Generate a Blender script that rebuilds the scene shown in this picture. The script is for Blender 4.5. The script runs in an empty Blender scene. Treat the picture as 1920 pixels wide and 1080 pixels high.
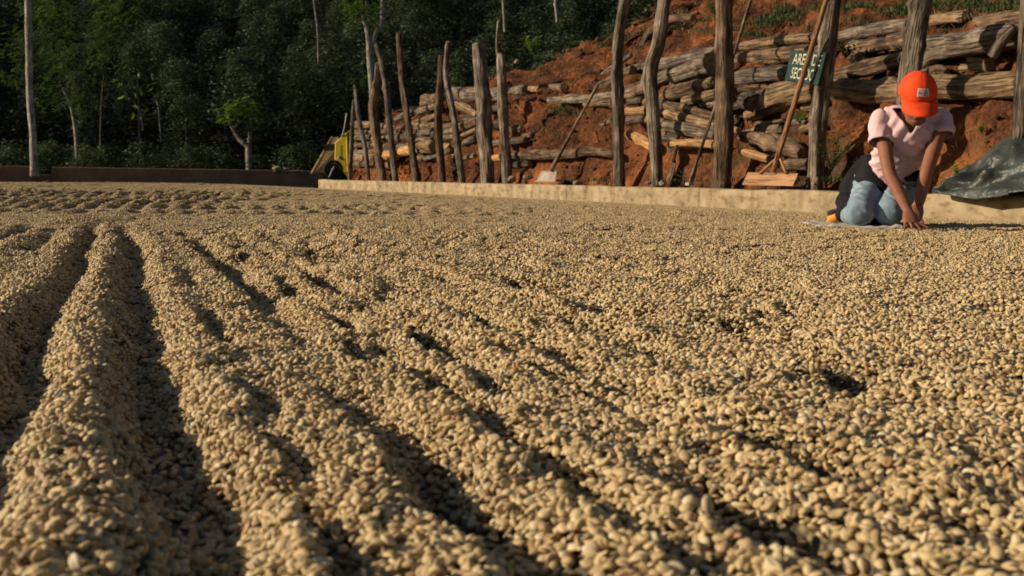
import bpy, math, random
import numpy as np
from mathutils import Vector, Matrix, Euler, noise as mnoise

random.seed(7)
S = bpy.context.scene
COL = S.collection
R = math.radians

# ------------------------------------------------------------------ camera
F = 2200.0                       # focal length in pixels of a 1920 px wide frame
CAM_H = 0.27
cam = bpy.data.cameras.new("camera"); camo = bpy.data.objects.new("camera", cam); COL.objects.link(camo)
cam.sensor_width = 36; cam.lens = F / 1920 * 36
cam.clip_start = 0.02; cam.clip_end = 600
ROLL = R(0.35)
camM = Matrix.Rotation(R(90 - 5.5), 3, 'X') @ Matrix.Rotation(ROLL, 3, 'Z')
camo.matrix_world = Matrix.Translation((0, 0, CAM_H)) @ camM.to_4x4()
cam.dof.use_dof = True; cam.dof.focus_distance = 3.4; cam.dof.aperture_fstop = 11
S.camera = camo

# ------------------------------------------------------------------ world, sun, exposure
SUN_EL, SUN_AZ = R(21), R(-93)   # azimuth clockwise from +Y: the sun stands to the left
sdir = Vector((math.sin(SUN_AZ) * math.cos(SUN_EL), math.cos(SUN_AZ) * math.cos(SUN_EL), math.sin(SUN_EL)))
W = bpy.data.worlds.new("World"); S.world = W; W.use_nodes = True
wn = W.node_tree.nodes; sky = wn.new("ShaderNodeTexSky"); sky.sky_type = 'NISHITA'; sky.sun_disc = False
sky.sun_elevation = SUN_EL; sky.sun_rotation = SUN_AZ
W.node_tree.links.new(sky.outputs[0], wn["Background"].inputs[0]); wn["Background"].inputs[1].default_value = 0.05
sl = bpy.data.lights.new("sun", 'SUN'); sl.energy = 5.0; sl.angle = R(0.53); sl.color = (1, .85, .64)
so = bpy.data.objects.new("sun", sl); COL.objects.link(so); so.rotation_euler = sdir.to_track_quat('Z', 'Y').to_euler()
S.render.engine = 'CYCLES'
S.view_settings.view_transform = 'Standard'; S.view_settings.look = 'None'
S.view_settings.exposure = 0.06; S.view_settings.gamma = 1
S.cycles.filter_width = 1.7; S.cycles.diffuse_bounces = 1

# ------------------------------------------------------------------ picture to place
def ray(px, py):
    return camM @ Vector(((px - 960) / F, (540 - py) / F, -1))
CP = Vector((0, 0, CAM_H))
def P(px, py, Y):                # point of the ray at depth Y
    r = ray(px, py); return CP + r * (Y / r.y)
def G(px, py, z=0):              # point of the ray on the ground
    r = ray(px, py); return CP + r * ((z - CAM_H) / r.z)
KA = G(1560, 399); KB = G(640, 355)
KT = (KB - KA); KT.z = 0; KT.normalize()         # along the kerb, away from the camera
KN = Vector((KT.y, -KT.x, 0))                    # behind the kerb
if KN.x < 0: KN = -KN
def K(s, d, z=0): return Vector((KA.x, KA.y, 0)) + KT * s + KN * d + Vector((0, 0, z))
def sd(p):
    q = p - KA; q.z = 0
    return q.dot(KT), q.dot(KN)
def PD(px, py, d):               # point of the ray on the upright plane d behind the kerb
    r = ray(px, py)
    t = (d - (CP - KA).dot(KN)) / r.dot(KN)
    return CP + r * t
PROF_Z = [-.1, .12, .7, 1.3, 2.2, 3.0, 5.0, 9]
PROF_D = [.36, .38, .62, .95, 2.4, 3.6, 7.0, 14]
def Dz(z): return float(np.interp(z, PROF_Z, PROF_D))
def PB(px, py, off=0):           # point of the ray on the bank face
    d = .6
    for _ in range(40):
        p = PD(px, py, d); d = .6 * d + .4 * (Dz(p.z) + off)
    return PD(px, py, d)
def pix(p): return F / max(p.y, .1)              # pixels per metre at a point

# ------------------------------------------------------------------ numpy value noise
def _h(ix, iy, seed):
    n = (ix.astype(np.int64) * 374761393 + iy.astype(np.int64) * 668265263 + seed * 1442695041) & 0x7fffffff
    n = ((n ^ (n >> 13)) * 1274126177) & 0x7fffffff
    return ((n ^ (n >> 16)) & 0xffff) / 65535.0
def vn(x, y, seed=0):
    ix, iy = np.floor(x), np.floor(y); fx, fy = x - ix, y - iy
    fx = fx * fx * (3 - 2 * fx); fy = fy * fy * (3 - 2 * fy)
    a, b, c, d = _h(ix, iy, seed), _h(ix + 1, iy, seed), _h(ix, iy + 1, seed), _h(ix + 1, iy + 1, seed)
    return (a * (1 - fx) + b * fx) * (1 - fy) + (c * (1 - fx) + d * fx) * fy
def fbm(x, y, seed=0, o=4):
    t, a, n = 0, 1, 0
    for i in range(o):
        t = t + a * vn(x * 2 ** i, y * 2 ** i, seed + i * 17); n += a; a *= .5
    return t / n - .5

# ------------------------------------------------------------------ objects
def tag(o, label=None, cat=None, group=None, kind=None):
    if label: o['label'] = label
    if cat: o['category'] = cat
    if group: o['group'] = group
    if kind: o['kind'] = kind
    return o
def empty(name, loc, label, cat, group=None):
    o = bpy.data.objects.new(name, None); COL.objects.link(o); o.location = loc; o.empty_display_size = .1
    return tag(o, label, cat, group)
def link(name, me, parent=None):
    o = bpy.data.objects.new(name, me); COL.objects.link(o)
    if parent:
        o.parent = parent; o.matrix_parent_inverse = Matrix.Translation(-parent.location)
    return o
def mesh(name, V, Fc, mat, uv=None, smooth=True, mi=None):
    me = bpy.data.meshes.new(name); me.from_pydata([tuple(v) for v in V], [], Fc)
    for m in (mat if isinstance(mat, (list, tuple)) else [mat]): me.materials.append(m)
    if smooth: me.polygons.foreach_set('use_smooth', [True] * len(me.polygons))
    if uv is not None:
        l = me.uv_layers.new(name='uv'); vi = np.zeros(len(me.loops), int); me.loops.foreach_get('vertex_index', vi)
        l.data.foreach_set('uv', np.asarray(uv, float)[vi].ravel())
    if mi is not None: me.polygons.foreach_set('material_index', mi)
    me.update(); return me
def obj(name, V, Fc, mat, parent=None, **k): return link(name, mesh(name, V, Fc, mat, **k), parent)

# ------------------------------------------------------------------ materials
def mat(name, rough=.8, spec=.3):
    m = bpy.data.materials.new(name); m.use_nodes = True
    b = m.node_tree.nodes["Principled BSDF"]; b.inputs['Roughness'].default_value = rough
    b.inputs['Specular IOR Level'].default_value = spec
    return m, m.node_tree.nodes, m.node_tree.links, b
def ramp(n, cols):
    r = n.new("ShaderNodeValToRGB"); e = r.color_ramp.elements
    while len(e) < len(cols): e.new(.5)
    for k, (p, c) in enumerate(cols): e[k].position = p; e[k].color = (*c, 1)
    return r
def noisemat(name, cols, scale=(1, 1, 1), nscale=5, detail=6, rough=.85, bump=.3, bscale=None, bdist=.01, coord='Object', spec=.2, rnd=0.0, rough2=None):
    m, n, l, b = mat(name, rough, spec)
    tc = n.new("ShaderNodeTexCoord"); mp = n.new("ShaderNodeMapping"); mp.inputs['Scale'].default_value = scale
    l.new(tc.outputs[coord], mp.inputs[0])
    src = mp.outputs[0]
    oi = n.new("ShaderNodeObjectInfo")
    add = n.new("ShaderNodeVectorMath"); add.operation = 'ADD'
    mu = n.new("ShaderNodeMath"); mu.operation = 'MULTIPLY'; mu.inputs[1].default_value = 37.0 if rnd else 0
    l.new(oi.outputs['Random'], mu.inputs[0]); l.new(src, add.inputs[0]); l.new(mu.outputs[0], add.inputs[1]); src = add.outputs[0]
    t = n.new("ShaderNodeTexNoise"); t.inputs['Scale'].default_value = nscale; t.inputs['Detail'].default_value = detail; t.inputs['Roughness'].default_value = .6
    l.new(src, t.inputs['Vector'])
    r = ramp(n, cols); l.new(t.outputs[0], r.inputs[0])
    col = r.outputs[0]
    if rnd:
        hv = n.new("ShaderNodeHueSaturation"); ma = n.new("ShaderNodeMapRange")
        ma.inputs['To Min'].default_value = 1 - rnd; ma.inputs['To Max'].default_value = 1 + rnd
        l.new(oi.outputs['Random'], ma.inputs[0]); l.new(ma.outputs[0], hv.inputs['Value']); l.new(col, hv.inputs['Color']); col = hv.outputs[0]
    l.new(col, b.inputs['Base Color'])
    t2 = n.new("ShaderNodeTexNoise"); t2.inputs['Scale'].default_value = bscale or nscale * 3; t2.inputs['Detail'].default_value = 8
    l.new(src, t2.inputs['Vector'])
    bp = n.new("ShaderNodeBump"); bp.inputs['Strength'].default_value = bump; bp.inputs['Distance'].default_value = bdist
    l.new(t2.outputs[0], bp.inputs['Height']); l.new(bp.outputs[0], b.inputs['Normal'])
    return m

def woodmat(name, a, b_, c, crack=.5):
    # uv: x runs round the log in metres, y along it
    m, n, l, b = mat(name, .8, .25)
    tc = n.new("ShaderNodeTexCoord"); oi = n.new("ShaderNodeObjectInfo")
    mu = n.new("ShaderNodeMath"); mu.operation = 'MULTIPLY'; mu.inputs[1].default_value = 53; l.new(oi.outputs['Random'], mu.inputs[0])
    ad = n.new("ShaderNodeVectorMath"); ad.operation = 'ADD'; l.new(tc.outputs['UV'], ad.inputs[0]); l.new(mu.outputs[0], ad.inputs[1])
    def N(sx, sy, sc, det=5):
        mp = n.new("ShaderNodeMapping"); mp.inputs['Scale'].default_value = (sx, sy, 1); l.new(ad.outputs[0], mp.inputs[0])
        t = n.new("ShaderNodeTexNoise"); t.inputs['Scale'].default_value = sc; t.inputs['Detail'].default_value = det; t.inputs['Distortion'].default_value = .4
        l.new(mp.outputs[0], t.inputs[0]); return t.outputs[0]
    g = N(10, 1.5, 6, 8); big = N(3, 3, 2.5, 5); cr = N(10, .6, 4, 3)
    mx = n.new("ShaderNodeMath"); mx.operation = 'MULTIPLY_ADD'; mx.inputs[1].default_value = .42
    l.new(g, mx.inputs[0]); m2 = n.new("ShaderNodeMath"); m2.operation = 'MULTIPLY'; m2.inputs[1].default_value = .62; l.new(big, m2.inputs[0]); l.new(m2.outputs[0], mx.inputs[2])
    r = ramp(n, [(.36, a), (.52, b_), (.68, c)]); l.new(mx.outputs[0], r.inputs[0])
    cr_r = ramp(n, [(.40, (.25, .22, .2)), (.47, (1, 1, 1))]); l.new(cr, cr_r.inputs[0])
    mm = n.new("ShaderNodeMixRGB"); mm.blend_type = 'MULTIPLY'; mm.inputs[0].default_value = crack; l.new(r.outputs[0], mm.inputs[1]); l.new(cr_r.outputs[0], mm.inputs[2])
    hv = n.new("ShaderNodeHueSaturation"); ma = n.new("ShaderNodeMapRange"); ma.inputs['To Min'].default_value = .6; ma.inputs['To Max'].default_value = 1.1
    l.new(oi.outputs['Random'], ma.inputs[0]); l.new(ma.outputs[0], hv.inputs['Value']); l.new(mm.outputs[0], hv.inputs['Color'])
    l.new(hv.outputs[0], b.inputs['Base Color'])
    hh = n.new("ShaderNodeMath"); hh.operation = 'ADD'; l.new(g, hh.inputs[0]); l.new(cr_r.outputs[0], hh.inputs[1])
    bp = n.new("ShaderNodeBump"); bp.inputs['Strength'].default_value = 1; bp.inputs['Distance'].default_value = .02
    l.new(hh.outputs[0], bp.inputs['Height']); l.new(bp.outputs[0], b.inputs['Normal'])
    return m

M = {}
M['wood_grey'] = woodmat('weathered_grey_wood', (.075, .055, .04), (.20, .15, .108), (.36, .285, .205), .8)
M['wood_brown'] = woodmat('weathered_brown_wood', (.07, .042, .025), (.19, .117, .067), (.34, .225, .13), .8)
M['wood_tan'] = woodmat('tan_wood', (.13, .078, .04), (.30, .19, .10), (.45, .31, .17), .7)
M['wood_orange'] = woodmat('peeled_orange_wood', (.36, .18, .07), (.55, .30, .12), (.62, .37, .17), .25)
M['bark'] = woodmat('dark_bark', (.06, .042, .03), (.15, .10, .07), (.25, .18, .125), .8)
M['pale_bark'] = woodmat('pale_bark', (.16, .15, .12), (.34, .31, .25), (.52, .48, .40), .6)
M['end'] = noisemat('cut_log_end', [(.3, (.14, .08, .04)), (.7, (.38, .24, .12))], nscale=25, bump=.5, rnd=.2)
M['handle'] = woodmat('reddish_tool_wood', (.34, .165, .075), (.46, .23, .105), (.52, .28, .13), .1)
M['plank'] = woodmat('orange_plank', (.34, .18, .09), (.44, .235, .12), (.50, .29, .15), .1)

def soilmat():
    m, n, l, b = mat('red_soil', .95, .05)
    tc = n.new("ShaderNodeTexCoord")
    def N(sc, det=6, dist=0.0, scale=None):
        t = n.new("ShaderNodeTexNoise"); t.inputs['Scale'].default_value = sc; t.inputs['Detail'].default_value = det; t.inputs['Roughness'].default_value = .65; t.inputs['Distortion'].default_value = dist
        l.new(tc.outputs['Object'], t.inputs[0]); return t.outputs[0]
    a = ramp(n, [(.36, (.06, .030, .019)), (.5, (.165, .068, .034)), (.66, (.34, .125, .046))]); l.new(N(2.2, 8, .5), a.inputs[0])
    d = ramp(n, [(.42, (.45, .42, .4)), (.6, (1.15, 1.1, 1.05))]); l.new(N(26, 6), d.inputs[0])
    mm = n.new("ShaderNodeMixRGB"); mm.blend_type = 'MULTIPLY'; mm.inputs[0].default_value = .8; l.new(a.outputs[0], mm.inputs[1]); l.new(d.outputs[0], mm.inputs[2])
    # moss and dry litter patches
    g = ramp(n, [(.56, (0, 0, 0)), (.66, (1, 1, 1))]); l.new(N(1.3, 7, .3), g.inputs[0])
    m2 = n.new("ShaderNodeMixRGB"); m2.inputs[2].default_value = (.13, .10, .055, 1); l.new(mm.outputs[0], m2.inputs[1])
    gf = n.new("ShaderNodeMath"); gf.operation = 'MULTIPLY'; gf.inputs[1].default_value = .6; l.new(g.outputs[0], gf.inputs[0]); l.new(gf.outputs[0], m2.inputs[0])
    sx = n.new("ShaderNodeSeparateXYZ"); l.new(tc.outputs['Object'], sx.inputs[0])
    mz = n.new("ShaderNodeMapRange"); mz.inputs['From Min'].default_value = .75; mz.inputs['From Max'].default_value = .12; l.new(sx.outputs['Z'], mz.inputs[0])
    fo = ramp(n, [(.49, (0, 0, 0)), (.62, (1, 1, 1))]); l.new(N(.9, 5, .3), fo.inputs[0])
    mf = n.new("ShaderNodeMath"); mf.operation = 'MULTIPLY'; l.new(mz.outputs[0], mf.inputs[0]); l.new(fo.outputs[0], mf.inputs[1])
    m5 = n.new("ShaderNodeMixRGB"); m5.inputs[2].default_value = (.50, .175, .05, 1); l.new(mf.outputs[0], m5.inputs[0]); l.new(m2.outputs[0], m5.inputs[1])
    l.new(m5.outputs[0], b.inputs['Base Color'])
    bp = n.new("ShaderNodeBump"); bp.inputs['Strength'].default_value = 1; bp.inputs['Distance'].default_value = .08
    l.new(N(14, 10), bp.inputs['Height']); l.new(bp.outputs[0], b.inputs['Normal'])
    return m
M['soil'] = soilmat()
M['forest_soil'] = noisemat('forest_soil', [(.3, (.02, .014, .009)), (.7, (.05, .035, .02))], nscale=3, bump=.6, bdist=.1)
M['concrete_floor'] = noisemat('patio_concrete', [(.3, (.13, .115, .09)), (.7, (.24, .21, .165))], nscale=9, bump=.3, bdist=.004)
def kerbmat():
    m, n, l, b = mat('sandy_concrete', .9, .1)
    tc = n.new("ShaderNodeTexCoord")
    def N(scale, sc, det=6):
        mp = n.new("ShaderNodeMapping"); mp.inputs['Scale'].default_value = scale; l.new(tc.outputs['UV'], mp.inputs[0])
        t = n.new("ShaderNodeTexNoise"); t.inputs['Scale'].default_value = sc; t.inputs['Detail'].default_value = det; l.new(mp.outputs[0], t.inputs[0]); return t.outputs[0]
    a = ramp(n, [(.3, (.24, .18, .11)), (.5, (.36, .275, .165)), (.7, (.45, .355, .22))]); l.new(N((1, 1, 1), 5), a.inputs[0])
    d = ramp(n, [(.34, (.62, .55, .47)), (.46, (1, 1, 1))]); l.new(N((3.2, .8, 1), 2), d.inputs[0])
    mm = n.new("ShaderNodeMixRGB"); mm.blend_type = 'MULTIPLY'; mm.inputs[0].default_value = .7; l.new(a.outputs[0], mm.inputs[1]); l.new(d.outputs[0], mm.inputs[2])
    e = ramp(n, [(.52, (1, 1, 1)), (.64, (.5, .36, .24))]); l.new(N((1, 2, 1), 9, 8), e.inputs[0])
    m3 = n.new("ShaderNodeMixRGB"); m3.blend_type = 'MULTIPLY'; m3.inputs[0].default_value = .6; l.new(mm.outputs[0], m3.inputs[1]); l.new(e.outputs[0], m3.inputs[2])
    l.new(m3.outputs[0], b.inputs['Base Color'])
    bp = n.new("ShaderNodeBump"); bp.inputs['Strength'].default_value = .6; bp.inputs['Distance'].default_value = .008
    l.new(N((1, 1, 1), 30, 10), bp.inputs['Height']); l.new(bp.outputs[0], b.inputs['Normal'])
    return m
M['kerb'] = kerbmat()
M['farwall'] = noisemat('brown_stained_concrete', [(.3, (.15, .082, .05)), (.5, (.23, .13, .08)), (.7, (.30, .185, .115))], nscale=1.6, detail=8, bump=.3)

def beanmat(name, sheet=False):
    m, n, l, b = mat(name, .55, .3)
    if sheet:
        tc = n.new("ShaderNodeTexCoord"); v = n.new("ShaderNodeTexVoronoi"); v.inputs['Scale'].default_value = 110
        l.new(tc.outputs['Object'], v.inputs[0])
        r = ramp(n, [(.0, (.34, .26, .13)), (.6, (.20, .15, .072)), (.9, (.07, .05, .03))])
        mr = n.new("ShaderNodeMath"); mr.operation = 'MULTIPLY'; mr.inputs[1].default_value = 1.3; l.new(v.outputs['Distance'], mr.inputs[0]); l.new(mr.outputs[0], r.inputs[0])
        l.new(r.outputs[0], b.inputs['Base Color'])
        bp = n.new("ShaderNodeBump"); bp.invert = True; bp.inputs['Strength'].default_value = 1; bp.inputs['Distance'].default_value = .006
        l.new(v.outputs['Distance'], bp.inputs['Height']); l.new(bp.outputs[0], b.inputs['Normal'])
        return m
    oi = n.new("ShaderNodeObjectInfo"); ge = n.new("ShaderNodeNewGeometry")
    ad = n.new("ShaderNodeMath"); ad.operation = 'ADD'; l.new(oi.outputs['Random'], ad.inputs[0]); l.new(ge.outputs['Random Per Island'], ad.inputs[1])
    fr = n.new("ShaderNodeMath"); fr.operation = 'FRACT'; l.new(ad.outputs[0], fr.inputs[0])
    r = ramp(n, [(0, (.27, .175, .085)), (.10, (.43, .30, .155)), (.36, (.56, .405, .205)), (.8, (.66, .495, .26)), (.94, (.74, .61, .40)), (.972, (.46, .25, .11)), (.995, (.20, .12, .06))])
    r.color_ramp.interpolation = 'LINEAR'
    l.new(fr.outputs[0], r.inputs[0])
    tc = n.new("ShaderNodeTexCoord"); t = n.new("ShaderNodeTexNoise"); t.inputs['Scale'].default_value = 240; t.inputs['Detail'].default_value = 3; l.new(tc.outputs['Object'], t.inputs[0])
    r2 = ramp(n, [(.35, (.72, .68, .62)), (.6, (1, 1, 1))]); l.new(t.outputs[0], r2.inputs[0])
    mm = n.new("ShaderNodeMixRGB"); mm.blend_type = 'MULTIPLY'; mm.inputs[0].default_value = .6; l.new(r.outputs[0], mm.inputs[1]); l.new(r2.outputs[0], mm.inputs[2])
    l.new(mm.outputs[0], b.inputs['Base Color'])
    bp = n.new("ShaderNodeBump"); bp.inputs['Strength'].default_value = .25; bp.inputs['Distance'].default_value = .0008
    l.new(t.outputs[0], bp.inputs['Height']); l.new(bp.outputs[0], b.inputs['Normal'])
    return m
M['bean'] = beanmat('coffee_parchment')
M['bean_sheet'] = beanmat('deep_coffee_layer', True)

def leafmat(name, c1, c2, rough=.35, spec=.5, trans=.15):
    m, n, l, b = mat(name, rough, spec)
    ge = n.new("ShaderNodeNewGeometry"); oi = n.new("ShaderNodeObjectInfo")
    r = ramp(n, [(0, c1), (1, c2)]); l.new(ge.outputs['Random Per Island'], r.inputs[0])
    hv = n.new("ShaderNodeHueSaturation"); ma = n.new("ShaderNodeMapRange"); ma.inputs['To Min'].default_value = .7; ma.inputs['To Max'].default_value = 1.25
    l.new(oi.outputs['Random'], ma.inputs[0]); l.new(ma.outputs[0], hv.inputs['Value']); l.new(r.outputs[0], hv.inputs['Color'])
    l.new(hv.outputs[0], b.inputs['Base Color'])
    tr = n.new("ShaderNodeBsdfTranslucent"); l.new(hv.outputs[0], tr.inputs[0]); mx = n.new("ShaderNodeMixShader"); mx.inputs[0].default_value = trans
    l.new(b.outputs[0], mx.inputs[1]); l.new(tr.outputs[0], mx.inputs[2]); l.new(mx.outputs[0], n['Material Output'].inputs[0])
    return m
M['coffee_leaf'] = leafmat('coffee_leaf', (.030, .052, .022), (.135, .175, .085), .30, .65, .14)
M['coffee_leaf2'] = leafmat('low_shrub_leaf', (.04, .07, .028), (.13, .18, .08), .42, .5, .15)
M['feather_leaf'] = leafmat('feathery_leaf', (.10, .19, .035), (.22, .34, .06), .5, .3, .4)
M['bright_leaf'] = leafmat('bright_leaf', (.14, .25, .035), (.34, .46, .08), .45, .35, .4)
M['grass'] = leafmat('grass_blade', (.03, .055, .014), (.09, .11, .035), .6, .2, .25)
M['dry_grass'] = leafmat('dry_grass_blade', (.16, .11, .05), (.34, .26, .13), .7, .2, .2)
M['rock'] = noisemat('grey_stone', [(.3, (.16, .12, .09)), (.7, (.36, .29, .22))], nscale=8, bump=.6, bdist=.02, rnd=.2)
M['skin'] = noisemat('brown_skin', [(.3, (.24, .095, .055)), (.7, (.32, .135, .08))], nscale=30, rough=.62, bump=.1, bdist=.001, spec=.22)
M['hair'] = noisemat('black_hair', [(.3, (.008, .006, .005)), (.7, (.02, .015, .012))], scale=(60, 60, 4), nscale=5, rough=.5, spec=.4)
M['shirt'] = noisemat('pale_pink_cotton', [(.3, (.72, .45, .46)), (.7, (.80, .53, .54))], nscale=20, rough=.9, bump=.25, bscale=60, bdist=.002)
M['jeans'] = noisemat('light_blue_denim', [(.3, (.13, .19, .25)), (.55, (.24, .32, .38)), (.75, (.38, .46, .51))], nscale=9, detail=8, rough=.9, bump=.4, bscale=90, bdist=.002)
M['black'] = noisemat('black_cloth', [(.3, (.008, .008, .010)), (.7, (.018, .017, .02))], nscale=10, rough=.95, bump=.4, bscale=40, bdist=.004)
M['cap'] = noisemat('orange_cap_cotton', [(.3, (.80, .058, .012)), (.7, (.88, .080, .016))], nscale=30, rough=.75, bump=.2, bscale=300, bdist=.001)
M['patch'] = noisemat('cap_patch', [(.42, (.55, .30, .28)), (.5, (.80, .74, .70)), (.7, (.85, .80, .78))], scale=(60, 1, 120), nscale=1.2, rough=.7)
M['patch_ink'] = noisemat('patch_ink', [(.3, (.30, .12, .12)), (.7, (.42, .22, .22))], nscale=5)
M['orange_shoe'] = noisemat('orange_shoe', [(.3, (.75, .26, .04)), (.7, (.85, .36, .07))], nscale=12, rough=.7)
M['sole'] = noisemat('grey_sole', [(.3, (.16, .13, .13)), (.7, (.24, .2, .2))], nscale=12, rough=.8)
M['sack'] = noisemat('pale_sackcloth', [(.3, (.30, .26, .22)), (.7, (.55, .50, .44))], nscale=14, rough=.95, bump=.5, bscale=80, bdist=.004)
M['yellow'] = noisemat('yellow_paint', [(.3, (.85, .60, .02)), (.66, (.78, .56, .03)), (.85, (.55, .38, .04))], nscale=4, rough=.4, spec=.5)
M['tyre'] = noisemat('black_rubber', [(.3, (.015, .015, .015)), (.7, (.035, .033, .03))], nscale=12, rough=.8)
M['metal'] = noisemat('galvanised_metal', [(.3, (.30, .27, .24)), (.7, (.48, .44, .40))], nscale=9, rough=.45, spec=.6)
M['rust_panel'] = noisemat('dirty_brown_sheet', [(.3, (.22, .15, .09)), (.7, (.36, .26, .16))], nscale=5, rough=.7)
M['sign_green'] = noisemat('green_sign_paint', [(.35, (.010, .026, .021)), (.55, (.016, .046, .036)), (.75, (.05, .07, .055))], nscale=14, rough=.6)
M['sign_edge'] = noisemat('sign_board_edge', [(.3, (.02, .04, .03)), (.7, (.04, .06, .05))], nscale=8, rough=.7)
M['sign_white'] = noisemat('cream_sign_paint', [(.36, (.12, .14, .10)), (.46, (.46, .46, .32)), (.7, (.62, .62, .45))], nscale=40, rough=.6)
M['shovel'] = noisemat('worn_shovel_steel', [(.3, (.24, .17, .12)), (.7, (.36, .29, .22))], nscale=12, rough=.5, spec=.5)
def tarpmat():
    m, n, l, b = mat('dark_green_tarpaulin', .42, .5)
    tc = n.new("ShaderNodeTexCoord"); t = n.new("ShaderNodeTexNoise"); t.inputs['Scale'].default_value = 5; t.inputs['Detail'].default_value = 8; l.new(tc.outputs['Object'], t.inputs[0])
    r = ramp(n, [(.35, (.025, .030, .025)), (.55, (.042, .049, .041)), (.75, (.11, .11, .095))]); l.new(t.outputs[0], r.inputs[0]); l.new(r.outputs[0], b.inputs['Base Color'])
    t2 = n.new("ShaderNodeTexNoise"); t2.inputs['Scale'].default_value = 11; t2.inputs['Detail'].default_value = 6; t2.inputs['Distortion'].default_value = 1.0; l.new(tc.outputs['Object'], t2.inputs[0])
    bp = n.new("ShaderNodeBump"); bp.inputs['Strength'].default_value = .6; bp.inputs['Distance'].default_value = .03; l.new(t2.outputs[0], bp.inputs['Height']); l.new(bp.outputs[0], b.inputs['Normal'])
    return m
M['tarp'] = tarpmat()

# ------------------------------------------------------------------ shapes
def path_pts(pts, rad, n):
    """resample a polyline with a Catmull-Rom curve"""
    pts = [Vector(p) for p in pts]
    if len(pts) == 2: out = [(pts[0].lerp(pts[1], i / (n - 1)), rad[0] + (rad[1] - rad[0]) * i / (n - 1)) for i in range(n)]; return out
    out = []; m = len(pts) - 1
    for i in range(n):
        t = i / (n - 1) * m; k = min(int(t), m - 1); f = t - k
        p0 = pts[max(k - 1, 0)]; p1 = pts[k]; p2 = pts[k + 1]; p3 = pts[min(k + 2, m)]
        q = .5 * ((2 * p1) + (-p0 + p2) * f + (2 * p0 - 5 * p1 + 4 * p2 - p3) * f * f + (-p0 + 3 * p1 - 3 * p2 + p3) * f ** 3)
        out.append((q, rad[k] * (1 - f) + rad[k + 1] * f))
    return out
def tube(pts, rad, n=12, seg=10, rough=.0, seed=0, flat=1.0, cap=True, knots=0, side=None):
    pr = path_pts(pts, rad, n); V, Fc, UV, MI = [], [], [], []
    rnd = random.Random(seed); nrm = None; L = 0
    kn = [(rnd.random(), rnd.random() * 2 * math.pi, rnd.uniform(.25, .6)) for _ in range(knots)]
    ecc = rnd.uniform(0, math.pi)
    for i, (p, r) in enumerate(pr):
        a = pr[max(i - 1, 0)][0]; b = pr[min(i + 1, n - 1)][0]; T = (b - a).normalized()
        if nrm is None:
            nrm = Vector(side) if side is not None else (Vector((0, 0, 1)) if abs(T.z) < .8 else Vector((1, 0, 0)))
        nrm = (nrm - T * nrm.dot(T)).normalized(); bi = T.cross(nrm)
        if i: L += (p - pr[i - 1][0]).length
        for j in range(seg):
            an = 2 * math.pi * j / seg; k = 1.0
            if rough:
                q = Vector((math.cos(an) * 1.3, math.sin(an) * 1.3, L * 3 + seed * 7.3))
                k += rough * (mnoise.noise(q) * 1.1 + .6 * mnoise.noise(Vector((math.cos(an) * 4, math.sin(an) * 4, L * 2.2 + seed))))
                k += .10 * rough * 4 * math.cos(2 * (an - ecc))
            if rough > .1: k += rough * .38 * mnoise.noise(Vector((math.cos(an) * 3.4, math.sin(an) * 3.4, L * .9 + seed * 3.1)))
            for (kt, ka, kh) in kn:
                dt = (i / (n - 1) - kt) * (n - 1) * .9; da = math.atan2(math.sin(an - ka), math.cos(an - ka))
                k += kh * math.exp(-dt * dt - da * da * 2.5)
            V.append(p + (nrm * math.cos(an) + bi * math.sin(an) * flat) * r * k)
            UV.append((abs(((j / seg) * 2) - 1) * r * math.pi * 1.0, L))
    for i in range(n - 1):
        for j in range(seg):
            Fc.append((i * seg + j, i * seg + (j + 1) % seg, (i + 1) * seg + (j + 1) % seg, (i + 1) * seg + j)); MI.append(0)
    if cap:
        for (i0, sgn) in ((0, -1), (n - 1, 1)):
            c, r = pr[i0]; T = (pr[1][0] - pr[0][0] if i0 == 0 else pr[-1][0] - pr[-2][0]).normalized()
            base = len(V)
            for j in range(seg):
                V.append(c + (V[i0 * seg + j] - c) * .82 + T * sgn * r * .07); UV.append(UV[i0 * seg + j])
            V.append(c + T * sgn * r * .03); UV.append((0, 0)); ci = len(V) - 1
            for j in range(seg):
                j2 = (j + 1) % seg
                f1 = (i0 * seg + j2, i0 * seg + j, base + j, base + j2); f2 = (base + j2, base + j, ci)
                if sgn > 0: f1 = f1[::-1]; f2 = f2[::-1]
                Fc.append(f1); MI.append(0); Fc.append(f2); MI.append(1)
    return V, Fc, UV, MI
def logobj(name, pts, rad, m, n=14, seg=12, rough=.12, seed=0, knots=2, parent=None, end='end'):
    V, Fc, UV, MI = tube(pts, rad, n, seg, rough, seed, knots=knots)
    return obj(name, V, Fc, [M[m], M[end]], parent, uv=UV, mi=MI)
def boxpts(c, ax, ay, az):       # centre and half-axes
    V = [c + ax * i + ay * j + az * k for i in (-1, 1) for j in (-1, 1) for k in (-1, 1)]
    return V, [(0, 1, 3, 2), (4, 6, 7, 5), (0, 4, 5, 1), (2, 3, 7, 6), (0, 2, 6, 4), (1, 5, 7, 3)]
def bevel(o, w=.004, seg=2):
    b = o.modifiers.new('bevel', 'BEVEL'); b.width = w; b.segments = seg; b.limit_method = 'ANGLE'; return o
class MB:
    def __init__(s): s.V = []; s.F = []
    def add(s, V, Fc): b = len(s.V); s.V += list(V); s.F += [tuple(i + b for i in f) for f in Fc]; return s
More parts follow.
